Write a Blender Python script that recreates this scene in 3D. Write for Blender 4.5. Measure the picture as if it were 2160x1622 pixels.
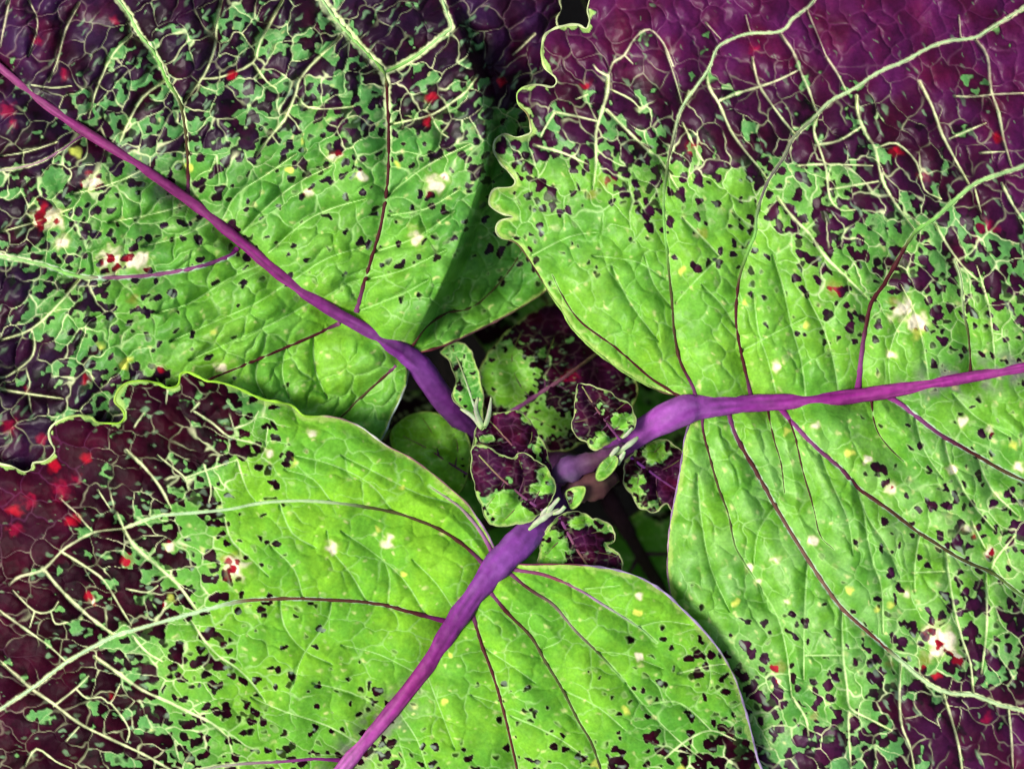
import bpy, math
import numpy as np
from mathutils import Vector

# ------------------------------------------------------------------ scene, camera, light
for o in list(bpy.data.objects):
    bpy.data.objects.remove(o, do_unlink=True)
scn = bpy.context.scene
COL = scn.collection
K = 1e-4                      # plant drawing unit: 0.1 mm
CX, CY, DIST = 1080.0, 811.0, 5500.0

cam = bpy.data.cameras.new('camera')
cam.sensor_width = 36.0
cam.lens = 36.0 * DIST / 2160.0
cam.clip_start = 0.01
cam.clip_end = 50.0
cam.dof.use_dof = True
cam.dof.focus_distance = DIST * K
cam.dof.aperture_fstop = 8.0
camo = bpy.data.objects.new('camera', cam)
camo.location = (0, 0, DIST * K)
COL.objects.link(camo)
scn.camera = camo

SUN_EL, SUN_AZ = 54.0, 258.0          # degrees; azimuth of the sun seen from the plant, clockwise from +Y
world = bpy.data.worlds.new('World')
scn.world = world
world.use_nodes = True
wn, wl = world.node_tree.nodes, world.node_tree.links
sky = wn.new('ShaderNodeTexSky')
sky.sky_type = 'NISHITA'
sky.sun_disc = False
sky.sun_elevation = math.radians(SUN_EL)
sky.sun_rotation = math.radians(SUN_AZ)
sky.air_density = 1.0
sky.dust_density = 4.0
sky.ozone_density = 0.6
wl.new(sky.outputs[0], wn['Background'].inputs['Color'])
wn['Background'].inputs['Strength'].default_value = 0.055

sl = bpy.data.lights.new('sun', 'SUN')
sl.energy = 1.5
sl.angle = math.radians(22)
sl.color = (1.0, 0.96, 0.90)
so = bpy.data.objects.new('sun', sl)
a, e = math.radians(SUN_AZ), math.radians(SUN_EL)
sdir = Vector((math.sin(a) * math.cos(e), math.cos(a) * math.cos(e), math.sin(e)))
so.rotation_euler = (-sdir).to_track_quat('-Z', 'Y').to_euler()
so.location = sdir * 2
COL.objects.link(so)

scn.view_settings.view_transform = 'Standard'
scn.view_settings.look = 'None'
scn.view_settings.gamma = 1.0
scn.view_settings.use_curve_mapping = False
scn.view_settings.exposure = 1.36

# ------------------------------------------------------------------ numeric helpers
def lin(r, g, b):
    c = np.array([r, g, b], float) / 255.0
    return np.where(c <= 0.04045, c / 12.92, ((c + 0.055) / 1.055) ** 2.4)

def sstep(a, b, x):
    t = np.clip((x - a) / (b - a), 0, 1)
    return t * t * (3 - 2 * t)

_rng = np.random.RandomState(7)
_perm = np.concatenate([_rng.permutation(256)] * 3)
_ang = _rng.rand(256) * 2 * np.pi
_GX, _GY = np.cos(_ang), np.sin(_ang)

def noise(x, y, seed=0):
    x = x + seed * 37.31
    y = y - seed * 17.77
    xi = np.floor(x).astype(np.int64); yi = np.floor(y).astype(np.int64)
    fx, fy = x - xi, y - yi
    def g(ix, iy, dx, dy):
        h = _perm[(_perm[ix & 255] + iy) & 255]
        return _GX[h] * dx + _GY[h] * dy
    u = fx * fx * fx * (fx * (fx * 6 - 15) + 10)
    v = fy * fy * fy * (fy * (fy * 6 - 15) + 10)
    n0 = g(xi, yi, fx, fy) * (1 - u) + g(xi + 1, yi, fx - 1, fy) * u
    n1 = g(xi, yi + 1, fx, fy - 1) * (1 - u) + g(xi + 1, yi + 1, fx - 1, fy - 1) * u
    return (n0 * (1 - v) + n1 * v) * 1.5

def voronoi(x, y, seed=0, jit=0.85):
    """F1, F2 and a random number of the nearest cell"""
    xi = np.floor(x).astype(np.int64); yi = np.floor(y).astype(np.int64)
    f1 = np.full(x.shape, 9.0); f2 = np.full(x.shape, 9.0); cid = np.zeros(x.shape)
    for dx in (-1, 0, 1):
        for dy in (-1, 0, 1):
            cx, cy = xi + dx, yi + dy
            h = _perm[(_perm[(cx + seed * 13) & 255] + cy) & 255]
            h2 = _perm[h + 91]
            px = cx + 0.5 + jit * (h / 255.0 - 0.5)
            py = cy + 0.5 + jit * (h2 / 255.0 - 0.5)
            d = np.hypot(px - x, py - y)
            near = d < f1
            f2 = np.where(near, f1, np.minimum(f2, d))
            cid = np.where(near, _perm[h2 + 33] / 255.0, cid)
            f1 = np.where(near, d, f1)
    return f1, f2, cid

def catmull(pts, sub=6, closed=False):
    P = np.array(pts, float)
    n = len(P)
    out = []
    rng = range(n) if closed else range(n - 1)
    for i in rng:
        if closed:
            p0, p1, p2, p3 = P[i - 1], P[i], P[(i + 1) % n], P[(i + 2) % n]
        else:
            p0 = P[i - 1] if i > 0 else 2 * P[0] - P[1]
            p1, p2 = P[i], P[i + 1]
            p3 = P[i + 2] if i + 2 < n else 2 * P[n - 1] - P[n - 2]
        for k in range(sub):
            t = k / sub
            out.append(0.5 * ((2 * p1) + (p2 - p0) * t + (2 * p0 - 5 * p1 + 4 * p2 - p3) * t * t
                              + (3 * p1 - p0 - 3 * p2 + p3) * t ** 3))
    if not closed:
        out.append(P[-1])
    return np.array(out)

def resample(P, step):
    d = np.r_[0, np.cumsum(np.hypot(*(P[1:, :2] - P[:-1, :2]).T))]
    n = max(3, int(d[-1] / step) + 1)
    s = np.linspace(0, d[-1], n)
    return np.stack([np.interp(s, d, P[:, k]) for k in range(P.shape[1])], 1)

def tps(ctrl):
    """thin plate surface through (x, y, z) control points"""
    c = np.array(ctrl, float)
    n = len(c); S = 500.0
    xy = c[:, :2] / S
    r2 = ((xy[:, None] - xy[None]) ** 2).sum(-1)
    A = np.where(r2 > 0, 0.5 * r2 * np.log(np.maximum(r2, 1e-12)), 0) + np.eye(n) * 0.02
    Pm = np.c_[np.ones(n), xy]
    M = np.zeros((n + 3, n + 3)); M[:n, :n] = A; M[:n, n:] = Pm; M[n:, :n] = Pm.T
    w = np.linalg.solve(M, np.r_[c[:, 2], 0, 0, 0])
    def f(x, y):
        x = x / S; y = y / S
        z = w[n] + w[n + 1] * x + w[n + 2] * y
        for i in range(n):
            q = (x - xy[i, 0]) ** 2 + (y - xy[i, 1]) ** 2
            z = z + w[i] * 0.5 * q * np.log(np.maximum(q, 1e-12))
        return z
    return f

def gridmap(x0, y0, st, rows):
    g = np.array(rows, float) / 10.0
    def f(x, y):
        u = np.clip((x - x0) / st, 0, g.shape[1] - 1.001); v = np.clip((y - y0) / st, 0, g.shape[0] - 1.001)
        i = u.astype(int); j = v.astype(int)
        a, b = u - i, v - j
        a = a * a * (3 - 2 * a); b = b * b * (3 - 2 * b)
        return (g[j, i] * (1 - a) + g[j, i + 1] * a) * (1 - b) + (g[j + 1, i] * (1 - a) + g[j + 1, i + 1] * a) * b
    return f

def to_world(u, v, z):
    f = (DIST - z) / DIST
    return np.stack([(u - CX) * K * f, -(v - CY) * K * f, z * K], -1)

# ------------------------------------------------------------------ materials
def leaf_material(name, bump=0.25, rough=0.46, fine=1500.0, transl=0.15, spec=0.05):
    m = bpy.data.materials.new(name); m.use_nodes = True
    nt = m.node_tree; n, l = nt.nodes, nt.links
    b = n['Principled BSDF']
    at = n.new('ShaderNodeAttribute'); at.attribute_name = 'pigment'
    tc = n.new('ShaderNodeTexCoord')
    no = n.new('ShaderNodeTexNoise'); no.inputs['Scale'].default_value = fine; no.inputs['Detail'].default_value = 3
    l.new(tc.outputs['Object'], no.inputs['Vector'])
    mr = n.new('ShaderNodeMapRange'); mr.inputs['From Min'].default_value = 0.3; mr.inputs['From Max'].default_value = 0.7
    mr.inputs['To Min'].default_value = 0.86; mr.inputs['To Max'].default_value = 1.14
    l.new(no.outputs['Fac'], mr.inputs['Value'])
    mx = n.new('ShaderNodeMix'); mx.data_type = 'RGBA'; mx.blend_type = 'MULTIPLY'; mx.inputs['Factor'].default_value = 1.0
    l.new(at.outputs['Color'], mx.inputs[6]); l.new(mr.outputs['Result'], mx.inputs[7])
    l.new(mx.outputs[2], b.inputs['Base Color'])
    b.inputs['Roughness'].default_value = rough
    b.inputs['Specular IOR Level'].default_value = spec
    bp = n.new('ShaderNodeBump'); bp.inputs['Strength'].default_value = bump; bp.inputs['Distance'].default_value = 0.0004
    vo = n.new('ShaderNodeTexVoronoi'); vo.inputs['Scale'].default_value = fine * 0.45
    l.new(tc.outputs['Object'], vo.inputs['Vector'])
    l.new(vo.outputs['Distance'], bp.inputs['Height'])
    l.new(bp.outputs['Normal'], b.inputs['Normal'])
    if transl > 0:
        tr = n.new('ShaderNodeBsdfTranslucent'); l.new(mx.outputs[2], tr.inputs['Color'])
        ms = n.new('ShaderNodeMixShader'); ms.inputs[0].default_value = transl
        l.new(b.outputs[0], ms.inputs[1]); l.new(tr.outputs[0], ms.inputs[2])
        l.new(ms.outputs[0], n['Material Output'].inputs['Surface'])
    return m

M_BLADE = leaf_material('leaf_blade')
M_BLADE_SHEEN = leaf_material('leaf_blade_with_sheen', rough=0.40, spec=0.20)
M_VEIN = leaf_material('leaf_vein', bump=0.2, rough=0.4, fine=900.0, transl=0.0)
M_STEM = leaf_material('purple_stem', bump=0.7, rough=0.42, fine=800.0, transl=0.0)

# ------------------------------------------------------------------ mesh helpers
def mesh_obj(name, verts, faces, cols, mat, parent, label=None):
    me = bpy.data.meshes.new(name)
    verts = np.asarray(verts, np.float32); faces = np.asarray(faces, np.int32)
    nf = len(faces)
    me.vertices.add(len(verts)); me.vertices.foreach_set('co', verts.ravel())
    me.loops.add(nf * 4); me.loops.foreach_set('vertex_index', faces.ravel())
    me.polygons.add(nf); me.polygons.foreach_set('loop_start', np.arange(nf, dtype=np.int32) * 4)
    me.polygons.foreach_set('use_smooth', np.ones(nf, bool))
    at = me.attributes.new('pigment', 'FLOAT_COLOR', 'POINT')
    c4 = np.ones((len(verts), 4), np.float32); c4[:, :3] = cols
    at.data.foreach_set('color', c4.ravel())
    me.materials.append(mat)
    me.update(calc_edges=True); me.validate()
    o = bpy.data.objects.new(name, me); COL.objects.link(o)
    if parent is not None:
        o.parent = parent
        if parent.type == 'EMPTY':
            o.matrix_parent_inverse = parent.matrix_world.inverted()
    if label:
        o['label'] = label
    return o

def tube(name, P, rad, cols, mat, parent, flat=0.8, sides=10, label=None, streak=0.0):
    """P: (n,3) drawing-unit path, rad: (n,) half width, cols: (n,3)"""
    P = np.asarray(P, float); n = len(P)
    rad = np.broadcast_to(np.asarray(rad, float), (n,)); cols = np.asarray(cols, float)
    W = to_world(P[:, 0], P[:, 1], P[:, 2])
    T = np.gradient(W, axis=0); T /= np.linalg.norm(T, axis=1)[:, None] + 1e-12
    up = np.array([0, 0, 1.0])
    S = np.cross(T, up); S /= np.linalg.norm(S, axis=1)[:, None] + 1e-9
    N = np.cross(S, T)
    th = np.arange(sides) * 2 * np.pi / sides
    V = (W[:, None] + (rad * K)[:, None, None] * (S[:, None] * np.cos(th)[None, :, None]
         + flat * N[:, None] * np.sin(th)[None, :, None])).reshape(-1, 3)
    C = np.repeat(cols, sides, 0)
    if streak > 0:
        jj = np.tile(np.minimum(np.arange(sides), sides - np.arange(sides)), n) * 1.35
        ss = np.repeat(np.cumsum(np.r_[0, np.hypot(np.diff(P[:, 0]), np.diff(P[:, 1]))]), sides)
        C = C * (1 + streak * noise(jj, ss / 110.0, 81) + 0.5 * streak * noise(jj * 1.7, ss / 25.0, 82))[:, None]
        C[:, 1] *= 1 + 0.5 * noise(jj, ss / 60.0, 83)
        C = np.clip(C, 0.002, 1)
    F = []
    for i in range(n - 1):
        for j in range(sides):
            k = (j + 1) % sides
            F.append((i * sides + j, i * sides + k, (i + 1) * sides + k, (i + 1) * sides + j))
    # closing caps (quads fanned to an extra centre vertex pair)
    V = np.vstack([V, W[:1], W[-1:]]); C = np.vstack([C, cols[:1], cols[-1:]])
    for base, c in ((0, n * sides), ((n - 1) * sides, n * sides + 1)):
        for j in range(0, sides, 2):
            F.append((base + j, base + j + 1, base + (j + 2) % sides, c))
    return mesh_obj(name, V, F, C, mat, parent, label)

def ramp(stops, t):
    ts = [s[0] for s in stops]
    return np.stack([np.interp(t, ts, [s[1][k] for s in stops]) for k in range(3)], -1)

# ------------------------------------------------------------------ pigments
PALE = lin(220, 234, 172); PALEG = lin(168, 214, 128)
LIME = lin(136, 200, 50); GREEN = lin(92, 170, 54); DEEP = lin(52, 126, 50); SAGE = lin(92, 154, 90)
BLACK = lin(12, 2, 5); MAROON = lin(44, 7, 26); PLUM = lin(62, 22, 58); MAGENTA = lin(112, 12, 52)
RED = lin(172, 16, 40); CREAM = lin(250, 238, 205); YELL = lin(214, 226, 96)
PURPLE = lin(122, 52, 150); PURPLE2 = lin(126, 36, 116); BROWN = lin(84, 40, 36)

def axis(lo, hi, step, f0, f1, coarse=12.0):
    a = []
    if lo < f0:
        a += list(np.arange(lo, f0, coarse))
    s = max(lo, f0); t = min(hi, f1)
    a += list(np.arange(s, t, step))
    if hi > f1:
        a += list(np.arange(t, hi + coarse, coarse))
    else:
        a.append(t)
    return np.array(a)

class Leaf:
    def __init__(s, outline, zfun, step=2.1, closed_sub=5, pad=6, scallop=True):
        O = catmull(outline, closed_sub, True)
        O = resample(np.vstack([O, O[:1]]), 5.0 if step > 2.2 else 3.0)[:-1]
        if scallop:       # crenate teeth where the margin runs on beyond what the picture shows
            out = (O[:, 0] < -15) | (O[:, 0] > 2175) | (O[:, 1] < -15) | (O[:, 1] > 1637)
            T = np.roll(O, -1, 0) - np.roll(O, 1, 0); T /= np.linalg.norm(T, axis=1)[:, None] + 1e-9
            Nn = np.stack([T[:, 1], -T[:, 0]], 1)
            L = np.arange(len(O)) * 5.0
            amp = np.where(out, 18.0, 0) * np.abs(np.sin(L / 38.0))
            O = O + Nn * amp[:, None]
        s.O = O
        lo, hi = O.min(0) - pad, O.max(0) + pad
        s.ux = axis(lo[0], hi[0], step, -30, 2190); s.vy = axis(lo[1], hi[1], step, -30, 1652)
        s.U, s.V = np.meshgrid(s.ux, s.vy)
        s.step = step
        # inside test, row by row
        A, B = O, np.roll(O, -1, 0)
        ins = np.zeros(s.U.shape, bool)
        for j, y in enumerate(s.vy):
            c = (A[:, 1] <= y) != (B[:, 1] <= y)
            if c.any():
                xs = np.sort(A[c, 0] + (y - A[c, 1]) / (B[c, 1] - A[c, 1]) * (B[c, 0] - A[c, 0]))
                ins[j] = (np.searchsorted(xs, s.ux) % 2) == 1
        s.ins = ins
        s.de, s.nx, s.ny = s.dist(np.vstack([O, O[:1]]), 60.0, True)
        s.zfun = zfun

    def dist(s, P, R, near=False, out=None, w=None):
        """distance from grid points to a polyline, limited to R"""
        D = np.full(s.U.shape, float(R)) if out is None else out
        R0 = R
        NX = NY = None
        if near:
            NX, NY = s.U.copy(), s.V.copy()
        for k in range(len(P) - 1):
            a, b = P[k, :2], P[k + 1, :2]
            R = R0 if w is None else R0 * max(w[k], w[k + 1])
            i0 = np.searchsorted(s.ux, min(a[0], b[0]) - R); i1 = np.searchsorted(s.ux, max(a[0], b[0]) + R)
            j0 = np.searchsorted(s.vy, min(a[1], b[1]) - R); j1 = np.searchsorted(s.vy, max(a[1], b[1]) + R)
            if i0 >= i1 or j0 >= j1:
                continue
            x, y = s.ux[None, i0:i1], s.vy[j0:j1, None]
            e = b - a; L2 = e @ e + 1e-9
            t = np.clip(((x - a[0]) * e[0] + (y - a[1]) * e[1]) / L2, 0, 1)
            qx, qy = a[0] + t * e[0], a[1] + t * e[1]
            d = np.hypot(x - qx, y - qy)
            if w is not None:
                d = d / (w[k] + (w[k + 1] - w[k]) * t)
            sub = D[j0:j1, i0:i1]
            m = d < sub
            sub[m] = d[m]
            if near:
                NX[j0:j1, i0:i1][m] = qx[m]; NY[j0:j1, i0:i1][m] = qy[m]
        return (D, NX, NY) if near else D

    def sample(s, x, y):
        x = np.asarray(x, float); y = np.asarray(y, float)
        i = np.clip(np.searchsorted(s.ux, x) - 1, 0, len(s.ux) - 2); j = np.clip(np.searchsorted(s.vy, y) - 1, 0, len(s.vy) - 2)
        a = np.clip((x - s.ux[i]) / (s.ux[i + 1] - s.ux[i]), 0, 1); b = np.clip((y - s.vy[j]) / (s.vy[j + 1] - s.vy[j]), 0, 1)
        Z = s.Z
        return (Z[j, i] * (1 - a) + Z[j, i + 1] * a) * (1 - b) + (Z[j + 1, i] * (1 - a) + Z[j + 1, i + 1] * a) * b

    def build(s, name, C, parent, label=None, mat=None):
        # keep faces with any inside corner; pull their outside corners onto the outline
        ins = s.ins
        f = ins[:-1, :-1] | ins[1:, :-1] | ins[:-1, 1:] | ins[1:, 1:]
        use = np.zeros(ins.shape, bool)
        use[:-1, :-1] |= f; use[1:, :-1] |= f; use[:-1, 1:] |= f; use[1:, 1:] |= f
        outv = use & ~ins
        U, V = s.U.copy(), s.V.copy()
        U[outv] = s.nx[outv]; V[outv] = s.ny[outv]
        Z = s.Z.copy()
        Z[outv] = s.sample(U[outv], V[outv])
        idx = np.full(ins.shape, -1, np.int64); idx[use] = np.arange(use.sum())
        J, I = np.nonzero(f)
        F = np.stack([idx[J, I], idx[J + 1, I], idx[J + 1, I + 1], idx[J, I + 1]], 1)
        return mesh_obj(name, to_world(U[use], V[use], Z[use]), F, C[use], mat or M_BLADE, parent, label)

def shape_leaf(L, midrib, laterals, net, groove=26.0, quilt=16.0, tert=5.0, und=12.0, seed=0, extra=None, small=1.0, ang=0.0):
    """height field: base sheet + midrib groove + bulges between side veins + puckering between veinlets"""
    U, V = L.U, L.V
    L.midrib = catmull(midrib, 5)
    L.lat = [catmull([p[:2] for p in v['p']], 4) for v in laterals]
    L.net = [(catmull(p, 3), w) for p, w in net]
    L.dm = L.dist(L.midrib, 240.0 * small)
    dl = np.full(U.shape, 90.0 * small)
    for P in L.lat:
        L.dist(P, 90.0 * small, out=dl)
    dn = np.full(U.shape, 40.0 * small)
    dw = np.full(U.shape, 4.0)
    for P, w in L.net:
        L.dist(P, 40.0 * small, out=dn)
        tt = np.linspace(0, 1, len(P))
        L.dist(P, 4.0, out=dw, w=14.0 * small * np.maximum(0.12, np.minimum(1, np.minimum(tt, 1 - tt) * 5)))
    L.dl, L.dn = dl, dn
    wx = U + 10 * small * noise(U / (45 * small), V / (45 * small), seed + 1)
    wy = V + 10 * small * noise(U / (45 * small), V / (45 * small), seed + 2)
    ca, sa = math.cos(ang), math.sin(ang)
    hx = U + 13 * small * noise(U / (52 * small), V / (52 * small), seed + 35) + 5 * small * noise(U / (21 * small), V / (21 * small), seed + 37)
    hy = V + 13 * small * noise(U / (52 * small), V / (52 * small), seed + 36) + 5 * small * noise(U / (21 * small), V / (21 * small), seed + 38)
    h1, h2, hid = voronoi((hx * ca + hy * sa) / (60 * small), (-hx * sa + hy * ca) / (42 * small), seed + 33, 0.85)
    L.he = (h2 - h1) * 50 * small; L.hid = hid
    L.vedge = L.he; L.vid = hid
    g1, g2, gid = voronoi(wx / (21 * small), wy / (21 * small), seed + 3)
    L.vedge2 = (g2 - g1) * 21 * small; L.vid2 = gid; L.vf2 = g1 * 21 * small
    Z = L.zfun(U, V)
    Z = Z - groove * np.exp(-(L.dm / (34.0 * small)) ** 2)
    Z = Z + quilt * 1.1 * (1 - np.exp(-(dl / (34.0 * small)) ** 1.3)) * sstep(0, 60 * small, L.de + 20 * small)
    nr = sstep(8 * small, 48 * small, L.dm)        # the relief dies out towards the midrib
    Z = Z - 0.9 * tert * np.exp(-dw ** 1.3) * nr
    pil = np.clip(L.he / (34 * small), 0, 1)
    Z = Z + tert * 0.6 * nr * np.sqrt(pil + 0.02) * np.clip(0.75 + 0.8 * noise(U / (110 * small), V / (110 * small), seed + 9), 0.15, 1.3)
    Z = Z + und * noise(U / (170 * small), V / (170 * small), seed + 5) + und * 0.35 * noise(U / (60 * small), V / (60 * small), seed + 6)
    if extra is not None:
        Z = extra(L, Z)
    L.Z = Z

def paint_leaf(L, mfun, gfun, seed=0, patches=(), ang=0.0, stretch=1.25, latpale=None, latcol=None, rimw=0.0, bleed=None, small=1.0, fleck=1.0, thr=0.5, plum=0.5, tint=None, pale=None):
    """pigment map: green ground, maroon blotches between the veinlets, pale net, cream and red patches"""
    U, V = L.U, L.V
    sh = U.shape
    ca, sa = math.cos(ang), math.sin(ang)
    wob = 5 * small
    x0 = U + wob * noise(U / (16 * small), V / (16 * small), seed + 11); y0 = V + wob * noise(U / (16 * small), V / (16 * small), seed + 12)
    X = (x0 * ca + y0 * sa) / stretch; Y = -x0 * sa + y0 * ca
    M = np.clip(mfun(U, V), 0, 1)
    n1 = noise(X / (75 * small), Y / (75 * small), seed + 21)
    n2 = noise(X / (32 * small), Y / (32 * small), seed + 22)
    n3 = noise(X / (15 * small), Y / (15 * small), seed + 23)
    n4 = noise(X / (8 * small), Y / (8 * small), seed + 24)
    cell = (L.vid - 0.5)
    mid = 1 - np.abs(2 * M - 1)
    # meshes of the vein net: a whole mesh tends to be dark or green
    he, hid = L.he, L.hid
    # areoles: the smallest meshes inside
    ax = X + 5 * small * noise(U / (24 * small), V / (24 * small), seed + 27); ay = Y + 5 * small * noise(U / (24 * small), V / (24 * small), seed + 28)
    q1, q2, qid = voronoi(ax / (18.5 * small), ay / (18.5 * small), seed + 25, 0.95)
    qe = (0.55 * (q2 - q1) + 0.75 * (0.62 - q1)) * 18.5 * small
    amp = 0.60 + 0.40 * sstep(0.02, 0.26, M)
    hw = sstep(0.12, 0.4, M)
    raw = M + 0.085 * sstep(0.06, 0.16, M) + 0.07 * sstep(0.2, 0.5, M) + amp * (0.24 * n1 + 0.16 * n2 + 0.08 * n3 + 0.40 * (hid - 0.5) * hw + 0.78 * (qid - 0.5))
    merge = sstep(0.40, 0.84, M + 0.5 * (hid - 0.5) * hw + 0.15 * n1 + 0.2 * n2)
    shrink = (1 - sstep(0.5 * small, (3.0 + 4.0 * (1 - M)) * small, qe + 0.7 * n4))
    val = raw - (0.66 - 0.5 * merge) * shrink
    val = val + 0.02 * mid
    # veinlets keep their green
    line = np.zeros(sh)
    for P, w in L.net:
        ww = np.linspace(0.62, 0.40, len(P)) * w * (1 + 0.35 * noise(P[:, 0] / 14, P[:, 1] / 14, 77))
        jitter = 1.0
        d = L.dist(P, 2.5, w=ww)
        line = np.maximum(line, (1 - sstep(0.15, 1.35, d + 0.12 * n4 + 0.2 * n3)) * np.clip(0.9 + 0.5 * n2, 0.4, 1))
    latl = np.zeros(sh); latw = np.zeros(sh); lw = []
    if latpale:
        for P, (w0, w1) in zip(L.lat, latpale):
            ww = np.linspace(w0, w1, len(P)) + 0.3
            d = L.dist(P, 2.5, w=ww)
            q = 1 - sstep(0.55, 1.2, d + 0.35 * n4 + 0.2 * n3)
            if latcol is not None and latcol[len(lw)]:
                latw = np.maximum(latw, q)
            lw.append(1)
            latl = np.maximum(latl, q)
    netM = sstep(0.16, 0.42, M) * (1 - 0.85 * sstep(0.82, 0.97, M))
    fine = (1 - sstep(1.0, 4.2, he if small > 0.7 else L.vedge)) * (1 - 0.5 * sstep(0.3, 0.6, M)) * sstep(-0.05, 0.3, noise(U / (120 * small), V / (120 * small), seed + 31) + 0.18 - 0.55 * sstep(0.75, 0.95, M))
    fine2 = (1 - sstep(0.8, 3.0, (q2 - q1) * 18.5 * small)) * sstep(0.0, 0.3, noise(U / (60 * small), V / (60 * small), seed + 32) - 0.6 * sstep(0.6, 0.9, M))
    full = sstep(0.86, 0.99, M)
    hexn = (1 - sstep(0.2, 3.7 + 1.3 * n1, he)) * np.clip(0.7 + 0.6 * n2, 0.15, 1) * (1.0 if small > 0.7 else 0.25) * sstep(0.22, 0.42, M) * (1 - 0.62 * sstep(0.72, 0.86, M)) * (1 - sstep(0.93, 0.985, M)) * sstep(-0.42, -0.08, noise(U / (75 * small), V / (75 * small), seed + 34))
    hold = np.maximum(np.maximum(line, latl) * (1 - 0.1 * full), np.maximum(0.75 * fine, 0.9 * hexn))
    val = val - 0.38 * hold - 0.1 * fine2
    # margins keep a green rim
    val = val - 0.6 * (1 - sstep(0.3, 1.0, L.de / max(rimw, 8.0 * small) + 0.5 * n3 + 0.4 * n2))
    for _ in range(2):      # round the corners of the blotches
        val[1:-1] = 0.25 * val[:-2] + 0.5 * val[1:-1] + 0.25 * val[2:]
        val[:, 1:-1] = 0.25 * val[:, :-2] + 0.5 * val[:, 1:-1] + 0.25 * val[:, 2:]
    t = val - thr
    dark = sstep(-0.05, 0.05, t)
    dark = dark * np.clip(0.45 + 0.55 * M * 2 + 0.75 * (qid - 0.35), 0.35, 1)     # paler, browner dots deep in the green
    rim = sstep(-0.16, -0.03, t) * (1 - dark)
    # ground green
    g = gfun(U, V)[..., None]           # 0 deep/cool .. 1 lime
    gn = np.clip(0.5 + 0.9 * noise(U / (120 * small), V / (120 * small), seed + 41) + 0.4 * n3, 0, 1)[..., None]
    base = DEEP * (1 - g) * (1 - 0.6 * gn) + GREEN * ((1 - g) * 0.6 * gn + g * (1 - gn) * 0.6) + LIME * (g * (1 - (1 - gn) * 0.6))
    base = base * (0.92 + 0.18 * np.clip(n2, -1, 1)[..., None])
    if pale is not None:
        pf = (pale(U, V) * np.clip(0.5 + 1.1 * n2 + 0.7 * n1, 0, 1))[..., None]
        base = base * (1 - pf) + lin(158, 206, 124) * pf  # whitish surface sheen mixed into the green as colour
    isl = sstep(0.35, 0.75, M)[..., None]
    base = base * (1 - 0.75 * isl) + SAGE * 0.75 * isl
    # faint light veinlets in the green
    vl = np.maximum(np.maximum(line, 0.8 * latl), np.maximum(np.maximum(fine * (0.5 + 0.4 * netM), hexn), 0.25 * fine2 * netM))[..., None]
    lc = PALEG * (1 - isl) + PALE * isl
    base = base * (1 - 0.85 * vl) + lc * 0.85 * vl
    base = base * (1 - 0.7 * latw[..., None]) + lin(196, 214, 206) * 0.7 * latw[..., None]  # bluish-white bands: painted highlight along right-leaf veins, pale vein colour elsewhere
    if rimw > 0:      # pale edge of the blade
        er = (1 - sstep(0.35, 1.0, L.de / rimw + 0.5 * n3 + 0.4 * n2))[..., None]
        base = base * (1 - 0.6 * er) + lin(186, 214, 112) * 0.6 * er
    if bleed is not None:   # purple pigment creeping out of the midrib
        bl = (np.exp(-(L.dm / 40.0) ** 2) * np.clip(bleed(U, V), 0, 1) * np.clip(0.5 + 1.2 * n2 + 0.6 * n3, 0, 1))[..., None]
        base = base * (1 - 0.75 * bl) + lin(128, 96, 128) * 0.75 * bl
    rim = rim[..., None] * (0.22 - 0.12 * isl)
    base = base * (1 - rim) + PALE * rim
    # small light flecks in the green
    a1, a2, aid = voronoi(X / (32 * small), Y / (26 * small), seed + 51, 0.98)
    fl = (1 - sstep(0.5 * small, (3.5 + 6 * aid * aid) * small, a1 * 34 * small + 3 * n4)) * (aid > 1 - 0.5 * fleck) * np.clip(0.55 + 1.3 * n2, 0, 1)
    base = base * (1 - 0.65 * fl[..., None]) + (0.6 * YELL + 0.4 * CREAM) * 0.65 * fl[..., None]
    # maroon
    dp = sstep(-0.02, 0.42, t)[..., None] * (0.45 + 0.55 * full[..., None])
    ml = np.clip(0.5 + 0.8 * noise(U / (85 * small), V / (85 * small), seed + 61) + 0.35 * n2, 0, 1)[..., None]
    mb = np.clip(0.05 + 0.9 * noise(U / (70 * small), V / (70 * small), seed + 62) + 0.25 * n3, 0, 1)[..., None]
    ta, tb = tint if tint else (MAROON, PLUM)
    mr = ta * (1 - ml * plum) + tb * ml * plum
    mr = mr * (1 - 0.4 * mb) + MAGENTA * 0.4 * mb
    bk = BLACK * (1 - 0.6 * full[..., None]) + 0.6 * mr * full[..., None]
    dk = bk * (1 - dp) + mr * dp
    # pink veinlets ghosting through the full maroon, pale specks
    gv = np.maximum(line, 0.6 * (1 - sstep(1, 5, L.vedge))) * full
    dk = dk * (1 - 0.22 * gv[..., None]) + lin(150, 70, 130) * 0.22 * gv[..., None]
    b1, b2, bid = voronoi(x0 * 0.9 / (27 * small) + Y / (60 * small), Y / (17 * small), seed + 52, 0.95)
    clump = np.clip(0.35 + 1.5 * noise(U / (70 * small), V / (70 * small), seed + 53) + 0.5 * mid, 0, 1)
    br = (1.5 + 5.0 * sstep(0.5, 1.0, bid) * (1 - 0.7 * sstep(0.9, 0.98, M))) * small
    sp = (1 - sstep(0.55 * br, 1.25 * br, b1 * 21 * small + 1.0 * n4)) * (bid > 0.5) * clump
    spc = lin(150, 172, 146) * (1 - isl) + (SAGE * 0.6 + lin(150, 172, 140) * 0.5) * isl
    sp = sp * (0.72 - 0.3 * full)
    dk = dk * (1 - sp[..., None]) + spc * sp[..., None]
    C = base * (1 - dark[..., None]) + dk * dark[..., None]
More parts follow.
